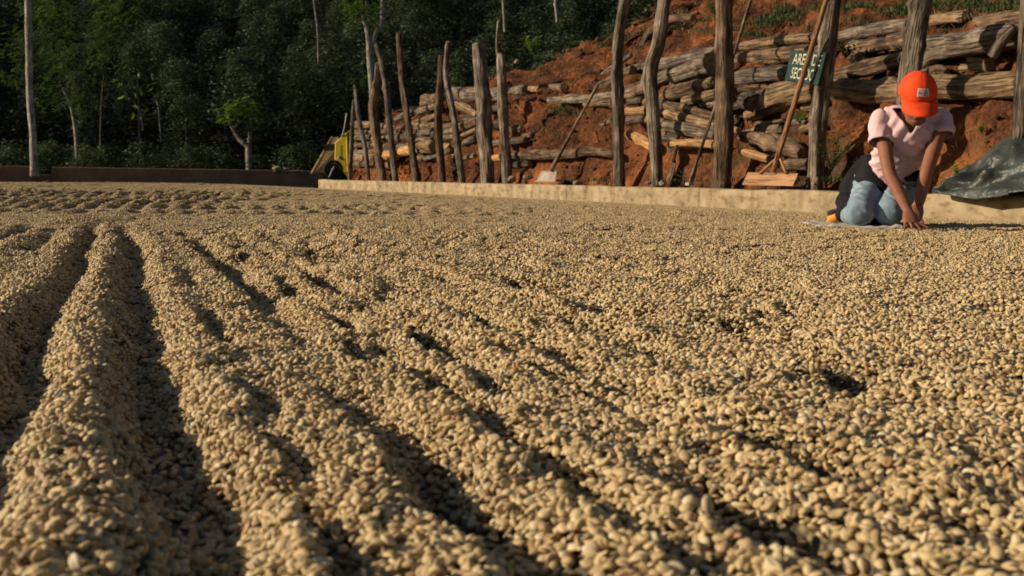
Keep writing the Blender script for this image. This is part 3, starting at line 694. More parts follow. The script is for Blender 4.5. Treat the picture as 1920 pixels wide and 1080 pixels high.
for k, (pts, rad, m, off, lab) in enumerate(LOGS):
    Pp = []
    for (x, y) in pts:
        Pp.append(PB(x, y, off))
    # keep a log at one distance from the face so that it is not bent by the bank
    dm = sum(sd(p)[1] for p in Pp) / len(Pp); Pp2 = [PD(x, y, dm * .75 + sd(p)[1] * .25) for (x, y), p in zip(pts, Pp)]
    rr = [r / pix(p) for r, p in zip(rad, Pp2)]
    big = max(rad) > 15
    o = logobj('log', Pp2, rr, m, n=30 if big else 18, seg=28 if big else 18, rough=.24 if max(rad) > 10 else .17, seed=k + 3, knots=3 if big else 1)
    tag(o, lab, 'log', LG)
# filler logs of the dense far pile and dark gaps under the front ones
rnd = random.Random(12)
for row, y in enumerate(range(238, 322, 12)):
    x = 662 + rnd.uniform(-2, 4)
    xr = 850 if 215 < y < 250 else (840 if y < 300 else 790)
    while x < xr:
        L = rnd.uniform(16, 46); r = rnd.uniform(5, 8.5); yy = y + rnd.uniform(-3, 3)
        if not (x > 740 and yy > 300):
            a = PB(x, yy + rnd.uniform(-2, 2), -.06); c = PB(x + L, yy - rnd.uniform(0, 4), -.06); 
            o = logobj('log', [a, c], [r / pix(a), r / pix(c) * rnd.uniform(.8, 1)], rnd.choice(['wood_brown', 'wood_brown', 'wood_grey', 'wood_tan', 'bark']), n=6, seg=9, rough=.14, seed=400 + row * 31 + int(x), knots=0)
            tag(o, 'short weathered log packed in the dense far pile behind the thin leaning poles', 'log', 'short logs of the far pile')
        x += L + rnd.uniform(0, 5)
for (x, y, L, r, m) in ((866,222,30,6,'bark'),(920,205,26,8,'bark'),(965,200,20,6,'bark'),(925,235,22,8,'bark'),(955,245,25,7,'bark'),(960,265,28,8,'bark'),(925,270,18,7,'wood_brown'),(968,310,26,7,'bark'),(985,255,20,5,'wood_brown'),
                        (1180,190,26,8,'bark'),(1180,225,30,9,'bark'),(1232,232,16,8,'bark'),(1225,195,22,8,'bark'),(1232,255,20,7,'wood_brown'),(1245,170,12,7,'bark')):
    a = PB(x, y, -.05); c = PB(x + L, y - 3, -.05)
    o = logobj('log', [a, c], [r / pix(a), r / pix(c) * .9], m, n=6, seg=9, rough=.16, seed=int(x + y), knots=1)
    tag(o, 'small dark stub of wood wedged deep among the larger logs and posts', 'log', 'dark stubs wedged between the logs')

rnd = random.Random(77)
for k in range(74):
    if k < 54: x = rnd.uniform(1165, 1520); y = rnd.uniform(118 + (1520 - x) * .10, 285)
    else: x = rnd.uniform(1560, 1880); y = rnd.uniform(60, 150)
    if 1150 < x < 1180 and y > 240: continue
    L = rnd.uniform(22, 62); r_ = rnd.uniform(5, 11); a = PB(x, y, -.015); c = PB(x + L, y - rnd.uniform(-2, 12), -.02); mid = PB(x + L / 2, y - 3 + rnd.uniform(-3, 3), -.02)
    o = logobj('log', [a, mid, c], [r_ / pix(a), r_ * rnd.uniform(.9, 1.15) / pix(a), r_ * rnd.uniform(.6, 1) / pix(c)], rnd.choice(['bark', 'wood_brown', 'wood_brown', 'wood_grey', 'wood_tan']), n=12, seg=14, rough=.22, seed=700 + k, knots=2)
    tag(o, 'half buried weathered branch filling the gaps between the big logs of the retaining stack', 'log', 'half buried branches in the gaps')
# square block and stones
c = PB(1840, 121, -.12); V, Fc = boxpts(c, KT * -.085 + Vector((0, 0, -.012)), KN * .06, Vector((0, 0, .047)) + KT * .012)
o = bevel(obj('wood_block', V, Fc, M['wood_tan'], smooth=False, uv=[(v.z, v.x) for v in V]), .012); tag(o, 'square cut tan wood block wedged between the two thick right logs', 'block')
ST = [(1216, 343, .028, 'small pale stone on the kerb between the twisted and S-bent posts', .12), (1080, 343, .03, 'dark flat stone lying on the soil just right of the shovel', .28), (1120, 343, .025, 'dark small stone on the soil behind the kerb, well right of the shovel', .3),
      (960, 336, .05, 'grey stone at the foot of the post with the whip-thin top', .22), (990, 332, .05, 'brown tilted stone just left of the shovel blade', .3), (1242, 344, .04, 'long dark stone lying on the kerb right of the S-bent post', .14),
      (1530, 340, .04, 'brown stone at the foot of the sign post', .16), (1020, 112, .06, 'pale boulder on the bank top left end', -1)]
for (x, y, r, lab, d) in ST:
    c = PD(x, y, d) if d > 0 else PB(x - 50, y + 4, 0)
    o = obj('stone', *blob(c, r, int(x), 3), M['rock']); tag(o, lab, 'stone', 'stones behind the kerb')

# ================================================================== posts
PG = 'rough posts standing in a row behind the kerb'
POSTS = [
 ([(664,188),(661,235),(655,337)],(3,4,4.5),'wood_grey','thin dark pole leaning left, first at the far end of the kerb'),
 ([(665,160),(672,215),(684,275),(692,337)],(3,4.5,4.5,5),'wood_grey','thin bent pole, second from the far end of the kerb'),
 ([(709,118),(707,160),(700,199),(707,260),(718,338)],(5,6.5,8,8,8),'wood_brown','crooked brown pole with an elbow above the far log pile'),
 ([(706,84),(718,130),(726,178),(732,250),(744,338)],(4,5,5.5,5.5,6),'wood_grey','wavy light grey pole with a crook, fourth from the far end'),
 ([(748,62),(752,132),(764,220),(783,336)],(5,6,6,7),'wood_brown','straight reddish pole leaning left above the far pile'),
 ([(828,104),(824,180),(822,245),(831,322)],(6,7,7,6.5),'wood_brown','dark brown pole with its right side in shade, beside a thin wavy one'),
 ([(841,78),(836,140),(850,215),(869,336)],(4.5,6,6.5,7),'wood_grey','thin wavy grey pole crossing close to the dark pole'),
 ([(898,83),(904,162),(910,250),(915,341)],(12,12.5,13,11),'wood_grey','thick straight grey post with a flat sawn top'),
 ([(935,38),(932,80),(935,107),(940,115),(944,220),(952,343)],(2.5,3,3.5,8,9,7.5),'wood_grey','grey post ending in a whip-thin upper branch'),
 ([(1176,-60),(1172,0),(1160,70),(1157,137),(1159,230),(1164,338)],(10,10,10,11,10,10),'wood_grey','tall twisted grey post in the middle of the bank'),
 ([(1254,-60),(1246,0),(1236,75),(1220,127),(1224,210),(1235,345)],(12,13,13,13,13,13),'wood_grey','tall S-bent grey post right of the twisted one'),
 ([(1358,-60),(1357,60),(1359,160),(1357,245),(1352,347)],(15,15,16,17,16),'wood_brown','thick straight brown post in the middle right'),
 ([(1572,-60),(1563,0),(1551,90),(1541,170),(1534,250),(1528,345)],(13,13,15,17,15,13),'wood_grey','leaning grey post that carries the green sign'),
 ([(1736,-60),(1728,0),(1714,80),(1703,180),(1694,352)],(19,19,20,19,19),'wood_grey','thick grey post rising behind the orange cap'),
 ([(1930,-60),(1924,60),(1916,180),(1905,345)],(14,13,13,13),'wood_grey','grey post cut by the right edge above the tarpaulin'),
]
for k, (pts, rad, m, lab) in enumerate(POSTS):
    Pp = [PD(x, y, .24 + .012 * ((i + k) % 2)) for i, (x, y) in enumerate(pts)]
    Pp[-1] = Vector((Pp[-1].x, Pp[-1].y, .03))
    rr = [r / pix(p) for r, p in zip(rad, Pp)]
    o = logobj('post', Pp, rr, m, n=44, seg=24, rough=.20, seed=60 + k, knots=3); tag(o, lab, 'post', PG)

# ================================================================== tools and sign
def tp(x, y, d): return PD(x, y, d)
# big wooden pusher
A = tp(1444, 336, .10)
t = empty('bean_pusher', tp(1444, 348, .07), 'wooden coffee pusher with wide orange board and long reddish handle standing on the kerb', 'pusher')
h0, h1 = tp(1450, 322, .085), tp(1562, -40, .10)
o = logobj('handle', [h0, h1], [5.4 / pix(h0), 5.0 / pix(h1)], 'handle', n=10, seg=10, rough=.02, seed=2, knots=0, parent=t, end='handle')
for (x0, y0) in ((1424, 325), (1474, 325)):
    V, Fc, UV, _ = tube([tp(x0, y0, .08), tp(1461, 292, .10)], [.012, .012], 4, 6); obj('brace', V, Fc, M['handle'], t, uv=UV)
cs_ = [(1402, 323), (1497, 325), (1486, 349), (1391, 347)]
ds_ = [.10, .10, .05, .05]
V = [tp(x, y, d) for (x, y), d in zip(cs_, ds_)] + [tp(x, y, d + .03) for (x, y), d in zip(cs_, ds_)]
o = bevel(obj('board', V, [(0, 3, 2, 1), (4, 5, 6, 7), (0, 1, 5, 4), (1, 2, 6, 5), (2, 3, 7, 6), (3, 0, 4, 7)], M['plank'], t, smooth=False, uv=[(v.z, v.x) for v in V]), .004)
# shovel
t = empty('shovel', tp(1025, 343, .16), 'shovel with pale worn square blade leaning against the bank', 'shovel')
V, Fc, UV, _ = tube([tp(1033, 320, .17), tp(1076, 240, .30), tp(1122, 158, .48)], [4 / pix(A) * .9 * 1.7, .018, .017], 10, 8); obj('handle', V, Fc, M['wood_brown'], t, uv=UV)
cs_ = [(1017, 320), (1045, 321), (1041, 342), (1004, 342)]
def bl(u, v):
    a = Vector(tp(*cs_[0], .17)).lerp(tp(*cs_[1], .17), u); c_ = Vector(tp(*cs_[3], .12)).lerp(tp(*cs_[2], .12), u)
    return a.lerp(c_, v) + KN * .035 * (1 - (2 * u - 1) ** 2)
o = grid(9, 7, bl, M['shovel'], 'blade', t); sm = o.modifiers.new('s', 'SOLIDIFY'); sm.thickness = .006
# long thin rake pole
t = empty('long_rake', tp(1293, 345, .13), 'long thin wooden rake pole leaning past the straight brown post', 'rake')
V, Fc, UV, _ = tube([tp(1293, 342, .13), tp(1345, 190, .40), tp(1378, 95, .60), tp(1420, -40, .85)], [.014, .015, .016, .017], 16, 8); obj('handle', V, Fc, M['wood_brown'], t, uv=UV)
V, Fc = boxpts(tp(1293, 345, .13), KT * .03, KN * .03, Vector((0, 0, .014))); bevel(obj('head', V, Fc, M['metal'], t, smooth=False), .004)
# wooden paddle stub
t = empty('wooden_paddle', tp(1262, 343, .22), 'dull brown wooden paddle standing blade down right of the S-bent post', 'paddle')
V, Fc, UV, _ = tube([tp(1262, 304, .24), tp(1270, 272, .30)], [.016, .014], 4, 7); obj('handle', V, Fc, M['wood_brown'], t, uv=UV)
V, Fc, UV, _ = tube([tp(1252, 343, .24), tp(1259, 325, .25), tp(1264, 308, .26), tp(1266, 300, .27)], [.045, .042, .03, .012], 8, 10, flat=.3, side=KT); obj('blade', V, Fc, M['wood_brown'], t, uv=UV)

# sign
SQ = [(1483, 94), (1549, 98), (1533, 160), (1471, 151)]      # tl tr br bl
SDp = [.27, .16, .15, .22]
SP = [tp(x, y, d) for (x, y), d in zip(SQ, SDp)]
def sq(u, v): return (SP[0].lerp(SP[1], u)).lerp(SP[3].lerp(SP[2], u), v)     # v downwards
sn = (SP[1] - SP[0]).cross(SP[3] - SP[0]).normalized()
if sn.dot(CP - SP[0]) < 0: sn = -sn
t = empty('green_sign', sq(.5, 1), 'dark green wooden sign with cream letters fixed to the leaning grey post', 'sign')
V = SP + [p - sn * .03 for p in SP]
bevel(obj('board', V, [(0, 3, 2, 1), (4, 5, 6, 7), (0, 1, 5, 4), (1, 2, 6, 5), (2, 3, 7, 6), (3, 0, 4, 7)], [M['sign_green'], M['sign_edge']], t, smooth=False, mi=[0, 1, 1, 1, 1, 1]), .003)
def text_mesh(s):
    cu = bpy.data.curves.new('t', 'FONT'); cu.body = s; cu.size = 1; cu.offset = .008; cu.resolution_u = 3
    ob = bpy.data.objects.new('t', cu); COL.objects.link(ob); bpy.context.view_layer.update()
    me = bpy.data.meshes.new_from_object(ob.evaluated_get(bpy.context.evaluated_depsgraph_get()))
    V = [v.co.copy() for v in me.vertices]; Fc = [tuple(p.vertices) for p in me.polygons]
    bpy.data.objects.remove(ob); return V, Fc
for s, u0, u1, v0, v1 in (('AREA DE', .13, .93, .09, .44), ('SECADO', .17, .84, .54, .90)):
    V, Fc = text_mesh(s); x0 = min(v.x for v in V); x1 = max(v.x for v in V); y0 = min(v.y for v in V); y1 = max(v.y for v in V)
    V2 = [sq(u0 + (u1 - u0) * (v.x - x0) / (x1 - x0), v1 + (v0 - v1) * (v.y - y0) / (y1 - y0)) + sn * .003 for v in V]
    o = obj('lettering', V2, Fc, M['sign_white'], t, smooth=False)

# ================================================================== tarpaulin
def tarp(u, v):
    # u left->right, v top->bottom
    top = [(1748, 357), (1790, 330), (1835, 297), (1880, 262), (1935, 232), (2010, 205), (2120, 190)]
    bot = [(1749, 361), (1785, 366), (1830, 374), (1880, 368), (1935, 350), (2010, 345), (2120, 340)]
    dt = [-.12, .0, .12, .25, .38, .45, .5]; db = [-.13, -.15, -.16, -.16, -.15, -.14, -.12]
    k = u * 6; i = min(int(k), 5); f = k - i
    x0, y0 = [top[i][j] * (1 - f) + top[i + 1][j] * f for j in (0, 1)]; x1, y1 = [bot[i][j] * (1 - f) + bot[i + 1][j] * f for j in (0, 1)]
    a = PD(x0, y0, dt[i] * (1 - f) + dt[i + 1] * f); c_ = PD(x1, y1, db[i] * (1 - f) + db[i + 1] * f)
    p = a.lerp(c_, v)
    p += (-KN * .8 + Vector((0, 0, .4))) * .05 * math.sin(v * math.pi) * (1 if u > .05 else u * 20)
    env = min(1, u * 8) * (.25 + .75 * math.sin(min(1, v * 1.0) * math.pi))
    w = 0
    for j, (ax, ay, fr, am) in enumerate(((1, .35, 7, .034), (.5, -1, 5, .030), (1, 1.4, 9, .016), (-.4, 1, 15, .005), (1.3, -.4, 18, .004))):
        ph = mnoise.noise(Vector((u * 3, v * 3, j))) * 3
        w += am * (1 - 2 * abs(math.sin((ax * u * 1.6 + ay * v) * fr * .5 + ph))) 
    return p + (-KN * .7 + Vector((0, 0, .5))) * w * env
o = grid(110, 60, tarp, M['tarp'], 'tarpaulin'); sm = o.modifiers.new('s', 'SOLIDIFY'); sm.thickness = .004
tag(o, 'crumpled dark grey green plastic tarpaulin draped over the kerb at the right edge', 'tarpaulin')

# ================================================================== wheelbarrow and board at the far end
YB = 27.5
def pb(x, y, Y=YB): return P(x, y, Y)
t = empty('wheelbarrow', pb(640, 338), 'yellow wheelbarrow tipped up on its wheel at the far end of the kerb', 'wheelbarrow')
fr = [(634, 268), (651, 251), (655, 330), (633, 307)]
# tray: outer faceted shell seen from its side, with depth
a = [pb(x, y, YB + dy) for (x, y), dy in zip([(629, 268), (650, 249), (654, 330), (628, 310)], (-.28, -.30, -.30, -.28))]
c_ = [p + Vector((.10, .62, 0)) for p in a]; mid = [pb(x, y, YB + .02) for (x, y) in ((644, 262), (660, 256), (662, 330), (642, 306))]
V = a + c_
o = bevel(obj('tray', V, [(0, 1, 2, 3), (4, 7, 6, 5), (0, 4, 5, 1), (0, 3, 7, 4), (3, 2, 6, 7)], M['yellow'], t, smooth=False), .01); sm = o.modifiers.new('s', 'SOLIDIFY'); sm.thickness = .012
b = MB(); rnd = random.Random(4)
for k in range(7):
    z_ = .25 + .065 * k; c0 = a[0].lerp(a[1], .55); c1 = a[3].lerp(a[2], .55); q = c0.lerp(c1, z_) + Vector((0, -.022, 0)); i = len(b.V); w_ = rnd.uniform(.02, .035)
    b.V += [q + Vector((-w_, 0, -.018)), q + Vector((w_, 0, -.018)), q + Vector((w_ * .6, 0, .016)), q + Vector((-w_, 0, .014))]; b.F.append((i, i + 1, i + 2, i + 3))
obj('worn_stencil', b.V, b.F, M['sign_edge'], t, smooth=False)
rim = a[1:3] + [c_[2], c_[1], a[1]]
V, Fc, UV, _ = tube(rim, [.014] * 5, 30, 6, cap=False); obj('rim', V, Fc, M['yellow'], t, uv=UV)
wc = pb(625, 318, YB - .45); wr = 15.5 / pix(wc)
ring = [wc + Vector((math.cos(q) * wr, .12 * math.cos(q) * wr, math.sin(q) * wr)) for q in np.linspace(0, 2 * math.pi, 25)]
V, Fc, UV, _ = tube(ring, [.034] * 25, 49, 8, cap=False); wheel = obj('wheel', V, Fc, M['tyre'], t, uv=UV)
V, Fc, UV, _ = tube([wc + Vector((0, -.03, 0)), wc + Vector((0, .03, 0))], [wr * .8] * 2, 3, 20); o = obj('rim_disc', V, Fc, M['tyre'], t, uv=UV, mi=None)
V, Fc, UV, _ = tube([wc + Vector((0, -.09, 0)), wc + Vector((0, .09, 0))], [.03] * 2, 3, 10); obj('hub', V, Fc, M['metal'], t, uv=UV)
for dy in (-.09, .09):
    V, Fc, UV, _ = tube([wc + Vector((0, dy, 0)), pb(637, 290, YB + dy * 3), pb(640, 262, YB + dy * 3)], [.016] * 3, 10, 7); obj('fork', V, Fc, M['metal'], t, uv=UV)
    V, Fc, UV, _ = tube([pb(640, 262, YB + dy * 3), pb(646, 238, YB + dy * 4), pb(650, 213, YB + dy * 4)], [.014, .014, .018], 8, 7); obj('handle', V, Fc, M['metal'], t, uv=UV)
V, Fc, UV, _ = tube([pb(623, 318, YB - .56), pb(617, 333, YB - .56)], [.014] * 2, 3, 6); obj('leg', V, Fc, M['metal'], t, uv=UV)
# leaning board
cs_ = [(621, 259), (634, 256), (636, 300), (612, 322), (583, 327)]
V = [pb(x, y, YB + .35 + (.25 if y < 300 else 0)) for x, y in cs_]; V += [p + Vector((.02, .09, 0)) for p in V]
t = empty('leaning_board', pb(600, 328, YB + .4), 'dirty brown board leaning behind the wheel of the yellow barrow', 'board')
bevel(obj('panel', V, [(4, 3, 2, 1, 0), (5, 6, 7, 8, 9)] + [(i, (i + 1) % 5, (i + 1) % 5 + 5, i + 5) for i in range(5)], M['rust_panel'], t, smooth=False), .006)
q0, q1 = pb(585, 326, YB + .30), pb(624, 257, YB + .5)
V, Fc, UV, _ = tube([q0, q1], [.045, .04], 6, 8); obj('edge_rail', V, Fc, M['wood_tan'], t, uv=UV)
q0, q1 = pb(608, 277, YB + .28), pb(632, 276, YB + .45)
V, Fc = boxpts((q0 + q1) / 2, (q1 - q0) / 2, Vector((0, .05, 0)), Vector((0, 0, .075))); obj('dark_band', V, Fc, M['tyre'], t, smooth=False)
o = obj('stone', *blob(P(519, 317, 34.9), .16, 8, 3), M['rock']); tag(o, 'pale stone lying on top of the long far wall', 'stone')
o = obj('stone', *blob(P(536, 320, 34.9), .13, 18, 3), M['bark'], uv=None); tag(o, 'brown clod beside the pale stone on the long far wall', 'clod')

# ================================================================== forest
def fz(x, y):                    # forest hillside
    return max(-.15, (y - 37.5) * .42) + .5 * mnoise.noise(Vector((x * .15, y * .15, 0))) * (1 if y > 38 else 0)
def slope(u, v):
    x = -45 + 90 * u; y = 36.5 + 70 * v; return Vector((x, y, fz(x, y)))
o = grid(70, 60, slope, M['forest_soil'], 'forest_hillside'); tag(o, kind='structure')

def leaf(b, p, dirv, up, L, w, fold=.25):
    d = dirv.normalized(); s = d.cross(up)
    if s.length < .01: s = Vector((1, 0, 0))
    s.normalize(); nrm = s.cross(d); i = len(b.V)
    b.V += [p, p + d * L * .45 + s * w + nrm * fold * w, p + d * L, p + d * L * .45 - s * w + nrm * fold * w]
    b.F += [(i, i + 1, i + 2), (i, i + 2, i + 3)]
def rdir(rnd, z=(-1, 1)):
    a = rnd.uniform(0, 6.283); zz = rnd.uniform(*z); r = math.sqrt(max(0, 1 - zz * zz)); return Vector((math.cos(a) * r, math.sin(a) * r, zz))
def coffee_crown(seed, hgt=2.4, rad=1.15, nb=46, ll=.15, per=30, m='coffee_leaf'):
    """arching branches with paired glossy leaves, dense and ragged"""
    rnd = random.Random(seed); b = MB()
    for k in range(nb):
        z0 = hgt * (.08 + .88 * rnd.random()); a = rnd.uniform(0, 6.283)
        out = Vector((math.cos(a), math.sin(a), 0)); L = rad * (1.12 - .75 * (z0 / hgt) ** 2) * rnd.uniform(.55, 1.15)
        p = Vector((0, 0, z0)); up = rnd.uniform(.15, .75)
        for q in range(per):
            t = (q + .5) / per; c = p + out * L * t + Vector((0, 0, up * L * t - .8 * L * t * t * rnd.uniform(.8, 1.2)))
            if t < .25 and rnd.random() < .6: continue
            c += rdir(rnd) * .10
            sid = Vector((-out.y, out.x, 0)) * (1 if q % 2 else -1)
            leaf(b, c, sid + out * .5 + rdir(rnd) * .45 + Vector((0, 0, -.25)), Vector((0, 0, 1)) + rdir(rnd) * .55, ll * rnd.uniform(.6, 1.25), ll * rnd.uniform(.17, .26))
    return mesh('coffee_crown', b.V, b.F, M[m], smooth=False)
def stem_mesh(seed, hgt, r=.03, m='bark'):
    rnd = random.Random(seed); V, Fc, UV, _ = tube([Vector((0, 0, -.2)), Vector((rnd.uniform(-.1, .1), rnd.uniform(-.1, .1), hgt * .5)), Vector((rnd.uniform(-.1, .1), 0, hgt * .92))], [r, r * .8, r * .3], 8, 6)
    return mesh('stem', V, Fc, M[m], uv=UV)
CR = [coffee_crown(k, 2.3 + .25 * (k % 3), 1.1 + .12 * (k % 4), 95, .15, 34) for k in range(5)]
SM = [stem_mesh(k, 2.3) for k in range(5)]
rnd = random.Random(21); cnt = 0
for row, y in enumerate(np.arange(39.3, 63, 1.75)):
    hw = .5 * y
    for x in np.arange(-hw - 1.5, hw * .62, 1.75):
        xx = x + rnd.uniform(-.6, .6); yy = y + rnd.uniform(-.7, .7)
        if row > 2 and rnd.random() < .16: continue
        s = rnd.uniform(.85, 1.3); k = rnd.randrange(5)
        t = empty('coffee_bush', (xx, yy, fz(xx, yy) - .05), 'dark glossy coffee bush in the dense thicket on the forest hillside', 'bush', 'coffee bushes of the dark hillside')
        t.rotation_euler.z = rnd.uniform(0, 6.28); t.scale = (s, s, s * rnd.uniform(.9, 1.35))
        for nm, me in (('crown', CR[k]), ('stem', SM[k])):
            c_ = bpy.data.objects.new(nm, me); COL.objects.link(c_); c_.parent = t
        cnt += 1
print('bushes', cnt)
# low paler shrubs just behind the wall
LC = [coffee_crown(70 + k, 1.15, .85, 60, .10, 30, 'coffee_leaf2') for k in range(4)]; LS = [stem_mesh(70 + k, 1.0, .02) for k in range(4)]
for x in np.arange(-22, -2.6, .78):
    for yy0 in (37.2, 38.1):
        xx = x + rnd.uniform(-.3, .3); yy = yy0 + rnd.uniform(-.3, .3); k = rnd.randrange(4); s = rnd.uniform(.8, 1.35)
        t = empty('low_shrub', (xx, yy, -.15), 'low green shrub in the hedge just behind the dark far wall', 'shrub', 'low shrubs behind the far wall')
        t.rotation_euler.z = rnd.uniform(0, 6.28); t.scale = (s, s, s)
        for nm, me in (('crown', LC[k]), ('stem', LS[k])):
            c_ = bpy.data.objects.new(nm, me); COL.objects.link(c_); c_.parent = t

def feather_crown(centres, seed, m='feather_leaf', n=26, ll=.085):
    """sprays of narrow leaflets gathered on drooping fronds round several centres"""
    rnd = random.Random(seed); b = MB()
    for (c, r, nf) in centres:
        for _ in range(nf):
            d = rdir(rnd, (-.5, 1)); p0 = c + rdir(rnd) * r * rnd.random() ** .5; L = r * rnd.uniform(.3, .6)
            for q in range(n):
                t = q / n; p = p0 + d * L * t + Vector((0, 0, -.5 * L * t * t))
                sid = d.cross(Vector((0, 0, 1))) * (1 if q % 2 else -1)
                leaf(b, p, sid + d * .6 + rdir(rnd) * .2 + Vector((0, 0, -.2)), Vector((0, 0, 1)), ll * rnd.uniform(.7, 1.2), ll * .15)
    return b
def tree(name, label, trunks, centres, seed, m='feather_leaf', bark='pale_bark', nf=26, ll=.085, cat='tree'):
    base = trunks[0][0][0]
    t = empty(name, base, label, cat)
    for k, (pts, rad) in enumerate(trunks):
        V, Fc, UV, MI = tube(pts, rad, 26, 9, .14, seed + k, knots=3); obj('trunk' if k == 0 else 'limb', V, Fc, [M[bark], M['end']], t, uv=UV, mi=MI)
    if centres:
        b = feather_crown(centres, seed, m, nf, ll); obj('crown', b.V, b.F, M[m], t, smooth=False)
    return t
def Q(x, y, Y): return P(x, y, Y)
def gr(x, Y):
    p = P(x, 330, Y); return Vector((p.x, Y, fz(p.x, Y)))
# feathery light green trees upper left
Y = 37.6
tree('feathery_tree', 'feathery light green tree with a thin pale trunk left of the picture top', [([gr(146, Y), Q(143, 260, Y), Q(134, 200, Y), Q(118, 165, Y)], [.075, .07, .06, .05])],
     [(Q(110, 60, Y), 1.0, 130), (Q(120, 130, Y), .9, 110), (Q(85, 10, Y), .9, 75), (Q(150, 195, Y), .55, 50), (Q(95, 190, Y), .45, 28), (Q(30, 90, Y), .8, 50), (Q(20, 140, Y), .6, 30)], 5)
tree('feathery_tree', 'tall feathery bright green tree filling the top between the pale trunk and dark gap', [([gr(188, 38.2), Q(190, 200, 38.2), Q(200, 100, 38.2), Q(210, 10, 38.2)], [.035, .03, .02, .015])],
     [(Q(215, 20, 38.2), .85, 120), (Q(200, 70, 38.2), .75, 110), (Q(190, 120, 38.2), .6, 60), (Q(235, -20, 38.2), .9, 40)], 6, bark='bark')
tree('feathery_tree', 'feathery green tree crown at the top centre over a forked white trunk', [([gr(704, 37.3), Q(700, 200, 37.3), Q(694, 110, 37.3), Q(690, 62, 37.3), Q(680, 30, 37.3)], [.13, .12, .11, .09, .05]), ([Q(694, 110, 37.3), Q(704, 62, 37.3), Q(716, 40, 37.3), Q(717, -40, 37.3)], [.08, .09, .08, .06])],
     [(Q(665, 15, 37.3), .62, 70), (Q(690, -15, 37.3), .8, 60), (Q(690, 35, 37.3), .35, 22), (Q(672, 145, 38), .5, 22)], 8)
tree('young_tree', 'small bright green tree with a leaning pale forked trunk behind the far wall', [([gr(467, 37.0), Q(466, 285, 37), Q(465, 272, 37)], [.10, .10, .09]), ([Q(465, 274, 37), Q(450, 262, 37), Q(438, 245, 37), Q(432, 235, 37)], [.09, .07, .05, .03]), ([Q(465, 274, 37), Q(468, 260, 37), Q(467, 248, 37)], [.08, .06, .04])],
     [(Q(430, 214, 37), .38, 26), (Q(456, 201, 37), .42, 34), (Q(475, 206, 37), .3, 18)], 9, 'bright_leaf', nf=20, ll=.14)
# tall pale pole and thin trunks in the dark thicket
t = tree('pale_trunk', 'tall bare pale trunk standing at the notch of the far wall on the left', [([P(64, 330, 32.6), P(61, 240, 32.6), P(56, 190, 32.6), P(54, 90, 32.6), P(52, 0, 32.6), P(50, -80, 32.6)], [.115, .10, .10, .095, .09, .08])], None, 31, cat='trunk')
t.children[0].matrix_parent_inverse = Matrix.Translation(-t.location)
THIN = [((598, 120), (596, 60), (590, 10), (586, -30), 41, .05, 'thin pale stem hanging above the thicket left of the forked white trunk'),
        ((1045, 42), (1043, 20), (1041, 0), (1040, -40), 46, .07, 'short thin pale stem at the top above the red bank'),
        ((947, 60), (945, 30), (943, 0), (943, -40), 44, .05, 'faint thin stem at the top, right of the whip-thin post tip'),
        ((302, 265), (300, 235), (297, 200), (290, 180), 39, .035, 'slender grey sapling stem in the dark thicket on the left'),
        ((268, 245), (266, 225), (262, 210), (250, 190), 39, .03, 'crooked thin twig left of the slender sapling stem')]
for k, (a, b_, c_, d_, Y, r, lab) in enumerate(THIN):
    tree('thin_trunk', lab, [([P(*a, Y - .0), P(*b_, Y), P(*c_, Y), P(*d_, Y)], [r, r * .9, r * .8, r * .7])], None, 40 + k, cat='trunk')
tree('thin_trunk', 'bare leaning pale branch on the bank crest at the top', [([PB(1330, 25, 1), PB(1306, 12, 1), PB(1288, -10, 1)], [.05, .05, .04])], None, 55, cat='trunk')
tree('thin_trunk', 'upright reddish stem on the bank crest just right of the S-bent post', [([PB(1273, 32, .3), PB(1275, 5, .3), PB(1277, -40, .3)], [.045, .045, .04])], None, 56, bark='wood_brown', cat='trunk')

# broad-leaved sapling with pale leaves in the thicket
t = empty('broadleaf_sapling', gr(262, 38.0), 'sapling with pale broad drooping leaves in the thicket left of centre', 'sapling'); rnd = random.Random(3)
V, Fc, UV, _ = tube([gr(262, 38), P(262, 250, 38), P(258, 150, 38)], [.03, .03, .02], 8, 6); obj('stem', V, Fc, M['bark'], t, uv=UV)
for k in range(34):
    b = MB(); c = P(rnd.uniform(215, 300), rnd.uniform(135, 215), 38 + rnd.uniform(-.5, .3)); leaf(b, c, rdir(rnd, (-1, -.1)), rdir(rnd, (.2, 1)), rnd.uniform(.22, .34), .07); obj('leaf', b.V, b.F, M['bright_leaf' if k % 3 == 0 else 'coffee_leaf2'], t, smooth=False)

# leafy weeds on the bank
def weed(name, x, y, off, h, n, lab, ll=.04, m='bright_leaf', cat='plant'):
    base = PB(x, y, off); rnd = random.Random(int(x)); t = empty(name, base, lab, cat); b = MB(); st = MB()
    for _ in range(n):
        a = rnd.uniform(0, 6.28); top = base + Vector((math.cos(a) * h * .5, math.sin(a) * h * .5, h * rnd.uniform(.5, 1)))
        V, Fc, _, _ = tube([base, top], [.003, .0015], 3, 4, cap=False); st.add(V, Fc)
        for q in range(9):
            leaf(b, base.lerp(top, .25 + .75 * q / 9), rdir(rnd, (-.3, .6)), Vector((0, 0, 1)), ll * rnd.uniform(.7, 1.2), ll * .28)
    obj('leaves', b.V, b.F, M[m], t, smooth=False); obj('stems', st.V, st.F, M['grass'], t)
weed('weed', 1560, 318, -.15, .30, 20, 'leafy green weed at the foot of the bank right of the sign post')
weed('weed', 1500, 232, -.10, .12, 10, 'small green weed below the gnarled log left of the sign post')
weed('weed', 1800, 330, -.12, .09, 9, 'tiny green weed on the red soil above the tarpaulin tip')
weed('weed', 1840, 250, -.06, .06, 6, 'little seedling on the red soil below the long tan log', .03)
weed('weed', 1330, 165, -.18, .08, 8, 'small weed tuft growing from the logs left of the straight brown post', .03)
